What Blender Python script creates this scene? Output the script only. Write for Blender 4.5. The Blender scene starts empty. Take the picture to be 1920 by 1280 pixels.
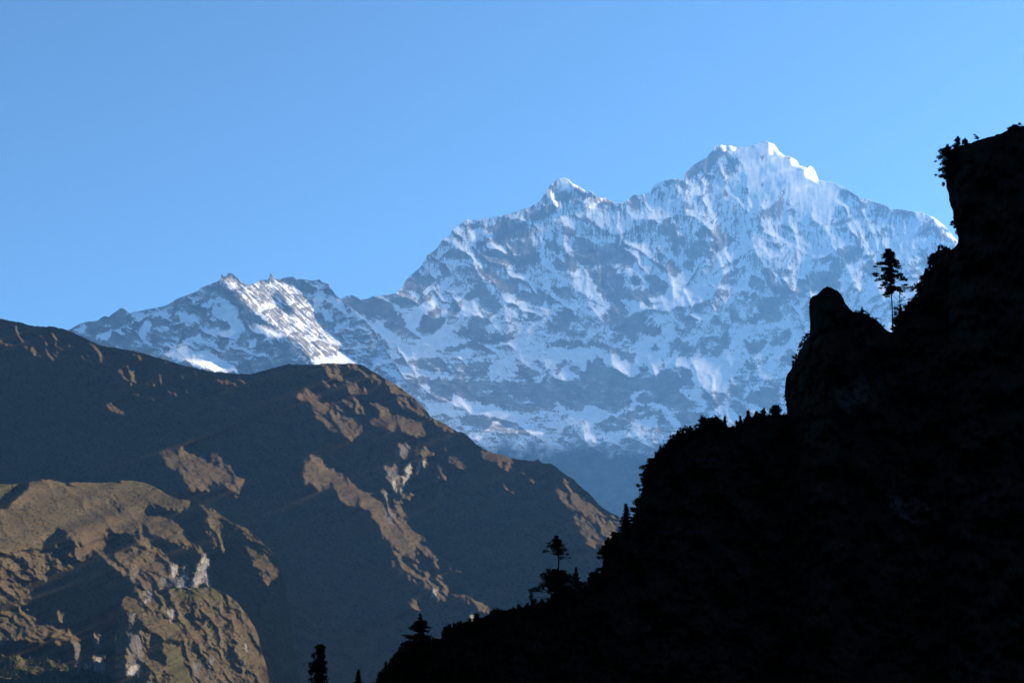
import bpy, math, random
import numpy as np
from mathutils import Vector

# ------------------------------------------------------------------ camera, light, exposure
scene = bpy.context.scene
F_PX = 3045.0                       # focal length in photo pixels (photo is 1920 x 1280)
PITCH = math.radians(13.0)
SUN_AZ = math.radians(60.0)         # to the right of the view direction, behind the scene
SUN_EL = math.radians(24.0)
SUN = np.array([math.sin(SUN_AZ) * math.cos(SUN_EL), math.cos(SUN_AZ) * math.cos(SUN_EL), math.sin(SUN_EL)])

cam_data = bpy.data.cameras.new('camera')
cam_data.sensor_width = 36.0
cam_data.lens = 36.0 * F_PX / 1920.0
cam_data.clip_start = 0.5
cam_data.clip_end = 60000.0
cam = bpy.data.objects.new('camera', cam_data)
cam.location = (0, 0, 0)
cam.rotation_euler = (math.pi / 2 + PITCH, 0, 0)
scene.collection.objects.link(cam)
scene.camera = cam

world = bpy.data.worlds.new('World')
scene.world = world
world.use_nodes = True
wn, wl = world.node_tree.nodes, world.node_tree.links
wn.clear()
sky = wn.new('ShaderNodeTexSky')
sky.sky_type = 'NISHITA'
sky.sun_disc = False
sky.sun_elevation = SUN_EL
sky.sun_rotation = SUN_AZ
sky.altitude = 3000.0
sky.air_density = 1.0
sky.dust_density = 0.0
sky.ozone_density = 4.0
bg = wn.new('ShaderNodeBackground')
bg.inputs['Strength'].default_value = 0.055
wout = wn.new('ShaderNodeOutputWorld')
grade = wn.new('ShaderNodeVectorMath')          # a touch less red: thin, clean mountain air
grade.operation = 'MULTIPLY'
grade.inputs[1].default_value = (0.88, 1.03, 0.98)
wl.new(sky.outputs['Color'], grade.inputs[0])
wl.new(grade.outputs['Vector'], bg.inputs['Color'])
wl.new(bg.outputs['Background'], wout.inputs['Surface'])

sun_data = bpy.data.lights.new('sun', 'SUN')
sun_data.energy = 5.0
sun_data.angle = math.radians(0.5)
sun_data.color = (1.0, 0.83, 0.63)
sun_ob = bpy.data.objects.new('sun', sun_data)
sun_ob.rotation_euler = Vector(SUN).to_track_quat('Z', 'Y').to_euler()
sun_ob.location = (300, 0, 900)
scene.collection.objects.link(sun_ob)

scene.view_settings.view_transform = 'Standard'
scene.view_settings.look = 'None'
scene.view_settings.exposure = 1.87
scene.view_settings.gamma = 1.0
scene.cycles.use_denoising = True
scene.cycles.max_bounces = 4
scene.cycles.diffuse_bounces = 2
scene.cycles.volume_bounces = 0
scene.cycles.sample_clamp_indirect = 4.0
HAZE_DENSITY = 2.5e-5
HAZE_COLOR = (0.13, 0.405, 1.0, 1)

# ------------------------------------------------------------------ geometry helpers
CP, SP = math.cos(PITCH), math.sin(PITCH)

def ray(px, py):
    """photo pixel -> (x/y, z/y) of the sight line"""
    u = (np.asarray(px, float) - 960.0) / F_PX
    v = (640.0 - np.asarray(py, float)) / F_PX
    k = CP - v * SP
    return u / k, (SP + v * CP) / k

def at(px, py, Y):
    a, c = ray(px, py)
    return np.stack([a * Y, np.ones_like(a) * Y, c * Y], -1)

_P = np.random.RandomState(7).permutation(512)
_P = np.concatenate([_P, _P, _P])
_ANG = np.random.RandomState(3).rand(512) * 2 * math.pi
_GX, _GY = np.cos(_ANG), np.sin(_ANG)

def perlin(x, y, seed=0):
    x = np.asarray(x, float) + seed * 17.31
    y = np.asarray(y, float) + seed * 9.77
    xi = np.floor(x).astype(np.int64); yi = np.floor(y).astype(np.int64)
    xf = x - xi; yf = y - yi
    u = xf * xf * xf * (xf * (xf * 6 - 15) + 10)
    v = yf * yf * yf * (yf * (yf * 6 - 15) + 10)
    def g(ix, iy, dx, dy):
        h = _P[_P[(ix + seed * 31) & 511] + (iy & 511)]
        return _GX[h] * dx + _GY[h] * dy
    n00 = g(xi, yi, xf, yf); n10 = g(xi + 1, yi, xf - 1, yf)
    n01 = g(xi, yi + 1, xf, yf - 1); n11 = g(xi + 1, yi + 1, xf - 1, yf - 1)
    return 1.5 * ((n00 * (1 - u) + n10 * u) * (1 - v) + (n01 * (1 - u) + n11 * u) * v)

def fbm(x, y, seed=0, octaves=4, gain=0.5):
    s = 0.0; a = 1.0; t = 0.0
    for o in range(octaves):
        s = s + a * perlin(x * 2 ** o, y * 2 ** o, seed + o)
        t += a * a; a *= gain
    return s / math.sqrt(t)

def sstep(e0, e1, x):
    t = np.clip((x - e0) / (e1 - e0), 0, 1)
    return t * t * (3 - 2 * t)

TILES = {'a': (720, 320, 16 / 3), 'b': (1060, 320, 16 / 3), 'c': (1240, 250, 16 / 3), 'd': (1440, 300, 16 / 3),
         'e': (640, 540, 16 / 3), 'f': (940, 540, 16 / 3), 'g': (1220, 480, 16 / 3), 'h': (1100, 640, 16 / 3),
         'i': (120, 490, 16 / 3), 'j': (400, 490, 16 / 3), 'k': (0, 880, 16 / 3), 'l': (0, 1040, 16 / 3),
         'm': (200, 1040, 16 / 3), 'n': (540, 680, 16 / 3), 'o': (560, 840, 16 / 3), 'p': (840, 780, 16 / 3),
         'q': (680, 1080, 16 / 3), 'r': (0, 480, 8 / 3), 's': (0, 800, 8 / 3), 't': (1580, 440, 6.4),
         'u': (960, 930, 6.4), 'v': (1720, 230, 9.6), 'w': (0, 0, 1.0)}

def parse(text):
    """lines of 'tile value: x,y x,y ...' -> list of (value, points in photo pixels)"""
    out = []
    for ln in text.strip().splitlines():
        ln = ln.strip()
        if not ln:
            continue
        head, pts = ln.split(':')
        tile, val = head.split()
        ox, oy, s = TILES[tile]
        p = np.array([[float(q) for q in w.split(',')] for w in pts.split()])
        out.append((float(val), p / s + np.array([ox, oy])))
    return out

def sdf(poly, X, Y):
    """signed distance (positive inside) of a polygon at arrays X, Y"""
    d = np.full(X.shape, 1e9); inside = np.zeros(X.shape, bool)
    n = len(poly)
    for i in range(n):
        ax, ay = poly[i]; bx, by = poly[(i + 1) % n]
        ex, ey = bx - ax, by - ay
        L = ex * ex + ey * ey + 1e-9
        t = np.clip(((X - ax) * ex + (Y - ay) * ey) / L, 0, 1)
        d = np.minimum(d, np.hypot(X - ax - t * ex, Y - ay - t * ey))
        if ey != 0:
            cr = (ay > Y) != (by > Y)
            xi = ax + (Y - ay) / ey * ex
            inside ^= cr & (X < xi)
    return np.where(inside, d, -d)

def paint(field, polys, X, Y, soft=4.0, warp=5.0, wfreq=1 / 14.0, seed=50, grow=0.0):
    """paint polygon values into a field over image-space positions, ragged edges"""
    wx = X + warp * fbm(X * wfreq, Y * wfreq, seed, 4, 0.7)
    wy = Y + warp * fbm(X * wfreq, Y * wfreq, seed + 9, 4, 0.7)
    m = soft + warp * 2.5 + 4
    xs = X[X.shape[0] // 2] if False else None
    for val, poly in polys:
        x0, y0 = poly.min(0) - m; x1, y1 = poly.max(0) + m
        sel = np.nonzero((X > x0) & (X < x1) & (Y > y0) & (Y < y1))
        if len(sel[0]) == 0:
            continue
        d = sdf(poly, wx[sel], wy[sel]) + grow
        w = sstep(-soft, soft, d)
        field[sel] = field[sel] * (1 - w) + val * w
    return field

def poisson(gx, gy):
    """least-squares height field for gradients given per grid cell (Neumann edges)"""
    h, w = gx.shape
    f = np.zeros((h, w))
    ax = 0.5 * (gx[:, 1:] + gx[:, :-1]); ay = 0.5 * (gy[1:] + gy[:-1])
    f[:, :-1] += ax; f[:, 1:] -= ax
    f[:-1] += ay; f[1:] -= ay
    F = np.concatenate([f, f[::-1]], 0); F = np.concatenate([F, F[:, ::-1]], 1)
    K = np.fft.rfft2(F)
    ky = 2 - 2 * np.cos(2 * math.pi * np.arange(2 * h) / (2 * h))
    kx = 2 - 2 * np.cos(2 * math.pi * np.arange(w + 1) / (2 * w))
    D = ky[:, None] + kx[None, :]
    D[0, 0] = 1
    K /= -D; K[0, 0] = 0
    return np.fft.irfft2(K, s=F.shape)[:h, :w]

class Crags:
    """sharp-crested relief (ridged noise drawn out down the slope) kept on a raster; call -> slopes of the
    protrusion along x and along y, each scaled to unit spread"""
    def __init__(self, x0, x1, y0, y1, step, frames, w0, stretch, octaves, seed, gain=0.64):
        self.x0, self.y0, self.step = x0, y0, step
        X, Y = np.meshgrid(np.arange(x0, x1 + step, step), np.arange(y0, y1 + step, step))
        H = 0.0
        for i, (deg, weight) in enumerate(frames):
            wx = X + 0.35 * w0 * fbm(X / (w0 * 1.3), Y / (w0 * 1.3), seed + 31, 3)
            wy = Y + 0.35 * w0 * fbm(X / (w0 * 1.3), Y / (w0 * 1.3), seed + 37, 3)
            r = math.radians(deg)
            al = wx * math.cos(r) + wy * math.sin(r); ac = wx * math.sin(r) - wy * math.cos(r)
            h = 0.0; amp = 1.0; prev = 1.0
            for o in range(octaves):
                w = w0 / 2.05 ** o
                st = 1.0 + (stretch - 1.0) * 0.8 ** o
                n = (1.0 - np.minimum(1.0, 1.5 * np.abs(perlin(ac / w + 5.3 * o, al / (w * st), seed + 3 * o + 11 * i)))) ** 2
                n = n * np.clip(0.35 + prev, 0.35, 1.0)
                h = h + amp * w * n; prev = n; amp *= gain * 2.05 / 2.0
            H = H + weight(X, Y) * h
        gy, gx = np.gradient(H, step)
        self.gx = gx / gx.std(); self.gy = gy / gy.std()
        self.h = (H - H.mean()) / H.std()
    def sample(self, A, px, py):
        h, w = A.shape
        fx = np.clip((px - self.x0) / self.step, 0, w - 1.001); fy = np.clip((py - self.y0) / self.step, 0, h - 1.001)
        ix = fx.astype(int); iy = fy.astype(int); tx = fx - ix; ty = fy - iy
        return (A[iy, ix] * (1 - tx) + A[iy, ix + 1] * tx) * (1 - ty) + (A[iy + 1, ix] * (1 - tx) + A[iy + 1, ix + 1] * tx) * ty
    def __call__(self, px, py):
        return self.sample(self.gx, px, py), self.sample(self.gy, px, py)
    def sunward(self, px, py):
        a, b = self(px, py)
        return (-0.79 * a + 0.40 * b) / 0.885

class Relief:
    """log-depth field over an image window whose slopes face the sun by the wanted amount"""
    def __init__(self, x0, x1, y0, y1, step, want, gz0, iters=24, fix=5):
        self.x0, self.y0, self.step = x0, y0, step
        xs = np.arange(x0, x1 + step, step); ys = np.arange(y0, y1 + step, step)
        X, Y = np.meshgrid(xs, ys)
        L = want(X, Y)
        a, c = ray(X, Y)
        v = (640.0 - Y) / F_PX
        k = CP - v * SP
        dax = step / (F_PX * k)                 # da per column
        dcy = -step / (F_PX * k * k)            # dc per row
        Ax = SUN[0] - SUN[1] * a; Az = SUN[2] - SUN[1] * c
        gz = np.full(X.shape, gz0) if np.isscalar(gz0) else gz0(X, Y)
        gx = np.clip((L + SUN[1] - Az * gz) / Ax, -1.2, 2.0)
        for it in range(iters):
            W = poisson(gx * dax, gz * dcy)
            gx = np.gradient(W, axis=1) / dax; gz = np.gradient(W, axis=0) / dcy
            if it == iters - 1:
                break
            r = 1.75 * (L - (Ax * gx + Az * gz - SUN[1])) / (Ax * Ax + Az * Az)
            gx = np.clip(gx + r * Ax, -1.6, 2.6); gz = np.clip(gz + r * Az, 0.2, 2.6)
        # last corrections along the sun's own direction, where the least-squares steps converge slowly
        A, B = (Ax / dax).mean(), (Az / dcy).mean()
        h2, w2 = 2 * W.shape[0], 2 * W.shape[1]
        KY, KX = np.meshgrid(2 * math.pi * np.fft.fftfreq(h2), 2 * math.pi * np.fft.rfftfreq(w2), indexing='ij')
        D = 1j * (np.sin(KX) * A + np.sin(KY) * B)
        den = np.abs(D) ** 2 + 0.03 * (A * A + B * B) * (np.sin(KX) ** 2 + np.sin(KY) ** 2) + 1e-9 * A * A
        low = (np.cos(KX / 2) * np.cos(KY / 2)) ** 2
        for it in range(fix):
            gx = np.gradient(W, axis=1) / dax; gz = np.gradient(W, axis=0) / dcy
            r = np.clip(L - (Ax * gx + Az * gz - SUN[1]), -0.25, 0.25)
            R2 = np.zeros((h2, w2)); R2[:W.shape[0], :W.shape[1]] = r
            W = W + 0.8 * np.fft.irfft2(np.conj(D) * low * np.fft.rfft2(R2) / den, s=(h2, w2))[:W.shape[0], :W.shape[1]]
        self.W = W
    def __call__(self, px, py):
        h, w = self.W.shape
        fx = np.clip((px - self.x0) / self.step, 0, w - 1.001); fy = np.clip((py - self.y0) / self.step, 0, h - 1.001)
        ix = fx.astype(int); iy = fy.astype(int); tx = fx - ix; ty = fy - iy
        W = self.W
        return ((W[iy, ix] * (1 - tx) + W[iy, ix + 1] * tx) * (1 - ty) + (W[iy + 1, ix] * (1 - tx) + W[iy + 1, ix + 1] * tx) * ty)

def link_mesh(name, verts, faces, mat=None, parent=None, smooth=False, colors=None, loc=None):
    """verts (n,3), faces (m,k) arrays -> one mesh object"""
    me = bpy.data.meshes.new(name)
    verts = np.asarray(verts, np.float32); faces = np.asarray(faces, np.int32)
    n, k = faces.shape
    me.vertices.add(len(verts)); me.vertices.foreach_set('co', verts.ravel())
    me.loops.add(n * k); me.loops.foreach_set('vertex_index', faces.ravel())
    me.polygons.add(n); me.polygons.foreach_set('loop_start', np.arange(0, n * k, k, dtype=np.int32))
    me.polygons.foreach_set('loop_total', np.full(n, k, np.int32))
    if smooth:
        me.polygons.foreach_set('use_smooth', np.ones(n, bool))
    me.update(calc_edges=True)
    if colors is not None:
        ca = me.color_attributes.new('tint', 'FLOAT_COLOR', 'POINT')
        rgba = np.ones((len(verts), 4), np.float32); rgba[:, :3] = colors
        ca.data.foreach_set('color', rgba.ravel())
    if mat:
        me.materials.append(mat)
    ob = bpy.data.objects.new(name, me)
    scene.collection.objects.link(ob)
    if parent:
        ob.parent = parent
    if loc is not None:
        ob.location = loc
    return ob

def structure(ob):
    ob['kind'] = 'structure'
    return ob

def crest_line(poly, rough, seed, freq=1 / 9.0):
    p = np.array([[float(q) for q in w.split(',')] for w in poly.split()])
    def f(px):
        y = np.interp(px, p[:, 0], p[:, 1])
        return y + rough * fbm(px * freq, px * 0 + 0.37, seed, 4)
    return f

def slope_mesh(name, cols, crest, bottom, rows, depth, color, mat, back, power=1.15, warp=None, smooth=False, skirt=None):
    """solid mountain side: front face from the crest down, then a back side falling away"""
    nc = len(cols)
    cy = crest(cols)
    t = np.linspace(0, 1, rows) ** power
    PX = np.repeat(cols[None, :], rows, 0)
    PY = cy[None, :] + t[:, None] * (bottom - cy)[None, :]
    if skirt:                                   # coarse lower slope down to the valley, out of the photograph
        ys = np.linspace(bottom, skirt, 26)[1:]
        PX = np.concatenate([PX, np.repeat(cols[None, :], 25, 0)]); PY = np.concatenate([PY, np.repeat(ys[:, None], nc, 1)])
    PX2 = PX + warp(PX, PY) if warp else PX
    D = depth(PX2, PY)
    P = at(PX2, PY, D)
    col = color(PX2, PY)
    top = P[0]
    bk = []
    for dy, dz in back[::-1]:
        q = top.copy(); q[:, 1] += dy; q[:, 0] *= (top[:, 1] + dy) / top[:, 1]
        q[:, 2] -= dz
        if warp:
            zc = q[:, 1] * CP + q[:, 2] * SP
            pyb = 640.0 - F_PX * (q[:, 2] * CP - q[:, 1] * SP) / zc
            q[:, 0] = ray(cols + warp(cols, pyb), pyb)[0] * q[:, 1]
        bk.append(q)
    B = np.stack(bk, 0)
    V = np.concatenate([B, P], 0)
    C = np.concatenate([np.repeat(col[:1], len(bk), 0), col], 0)
    R = len(P) + len(bk)
    idx = np.arange(R * nc).reshape(R, nc)
    q = np.stack([idx[:-1, :-1], idx[1:, :-1], idx[1:, 1:], idx[:-1, 1:]], -1).reshape(-1, 4)
    return structure(link_mesh(name, V.reshape(-1, 3), q, mat, smooth=smooth, colors=C.reshape(-1, 3)))

# ------------------------------------------------------------------ materials
def terrain_material(name, scale, amount, detail=8.0):
    """matt ground whose own colour (rock, snow, grass) is broken up by fine procedural noise"""
    m = bpy.data.materials.new(name); m.use_nodes = True
    n, l = m.node_tree.nodes, m.node_tree.links
    n.clear()
    out = n.new('ShaderNodeOutputMaterial'); d = n.new('ShaderNodeBsdfDiffuse')
    at_ = n.new('ShaderNodeAttribute'); at_.attribute_name = 'tint'
    tc = n.new('ShaderNodeTexCoord'); nz = n.new('ShaderNodeTexNoise')
    nz.inputs['Scale'].default_value = scale; nz.inputs['Detail'].default_value = detail
    mr = n.new('ShaderNodeMapRange')
    mr.inputs['From Min'].default_value = 0.3; mr.inputs['From Max'].default_value = 0.7
    mr.inputs['To Min'].default_value = 1 - amount; mr.inputs['To Max'].default_value = 1 + amount
    mx = n.new('ShaderNodeVectorMath'); mx.operation = 'SCALE'
    l.new(tc.outputs['Object'], nz.inputs['Vector']); l.new(nz.outputs['Fac'], mr.inputs['Value'])
    l.new(at_.outputs['Color'], mx.inputs[0]); l.new(mr.outputs['Result'], mx.inputs['Scale'])
    l.new(mx.outputs['Vector'], d.inputs['Color'])
    l.new(d.outputs['BSDF'], out.inputs['Surface'])
    return m

def plain_material(name, c1, c2, scale):
    m = bpy.data.materials.new(name); m.use_nodes = True
    n, l = m.node_tree.nodes, m.node_tree.links
    n.clear()
    out = n.new('ShaderNodeOutputMaterial'); d = n.new('ShaderNodeBsdfDiffuse')
    tc = n.new('ShaderNodeTexCoord'); nz = n.new('ShaderNodeTexNoise')
    nz.inputs['Scale'].default_value = scale; nz.inputs['Detail'].default_value = 6
    r = n.new('ShaderNodeValToRGB')
    r.color_ramp.elements[0].position = 0.35; r.color_ramp.elements[0].color = (*c1, 1)
    r.color_ramp.elements[1].position = 0.65; r.color_ramp.elements[1].color = (*c2, 1)
    l.new(tc.outputs['Object'], nz.inputs['Vector']); l.new(nz.outputs['Fac'], r.inputs['Fac'])
    l.new(r.outputs['Color'], d.inputs['Color']); l.new(d.outputs['BSDF'], out.inputs['Surface'])
    return m

M_SNOW = terrain_material('snow and rock', 0.02, 0.10)
M_HILL = terrain_material('dry grass hillside', 0.06, 0.16)
M_CLIFF = terrain_material('dark wooded rock', 0.3, 0.35)
M_LEAF = plain_material('dark needles', (0.010, 0.014, 0.008), (0.022, 0.028, 0.014), 0.8)
M_BARK = plain_material('bark', (0.020, 0.016, 0.012), (0.045, 0.036, 0.028), 2.0)
M_FOREST = plain_material('forest green', (0.030, 0.042, 0.018), (0.065, 0.080, 0.032), 0.05)
M_GROUND = plain_material('valley ground', (0.05, 0.05, 0.03), (0.09, 0.08, 0.05), 0.01)
# ------------------------------------------------------------------ the big snow mountain
PEAK_CREST = ("560,640 600,600 630,566 645,556 660,553 672,559 676,562 685,561 697,556 708,554 722,553 742,551 757,536 761,524 776,511 789,500 801,479 817,468 "
              "829,451 844,440 848,431 859,422 874,412 909,411 934,405 952,402 973,395 990,390 1012,378 1020,365 1031,348 1046,335 "
              "1056,333 1067,337 1072,343 1081,347 1096,357 1102,365 1105,357 1111,360 1120,369 1135,371 1154,380 1169,381 1174,376 1189,365 "
              "1197,366 1208,363 1219,361 1227,348 1233,344 1244,339 1264,335 1283,338 1285,325 1302,308 1322,297 1338,280 1342,271 1347,276 "
              "1352,272 1360,273 1369,273 1381,276 1399,277 1409,274 1420,269 1437,264 1444,268 1452,271 1463,286 1472,292 1482,293 1495,302 "
              "1499,310 1506,312 1514,316 1519,310 1527,317 1531,327 1535,338 1558,341 1579,350 1586,354 1596,359 1603,365 1611,370 1620,373 "
              "1635,377 1646,381 1656,382 1665,388 1669,391 1682,392 1691,392 1712,397 1729,397 1738,403 1747,405 1759,414 1770,422 1776,429 "
              "1787,443 1798,454 1830,490 1900,560 2000,640")
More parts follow.
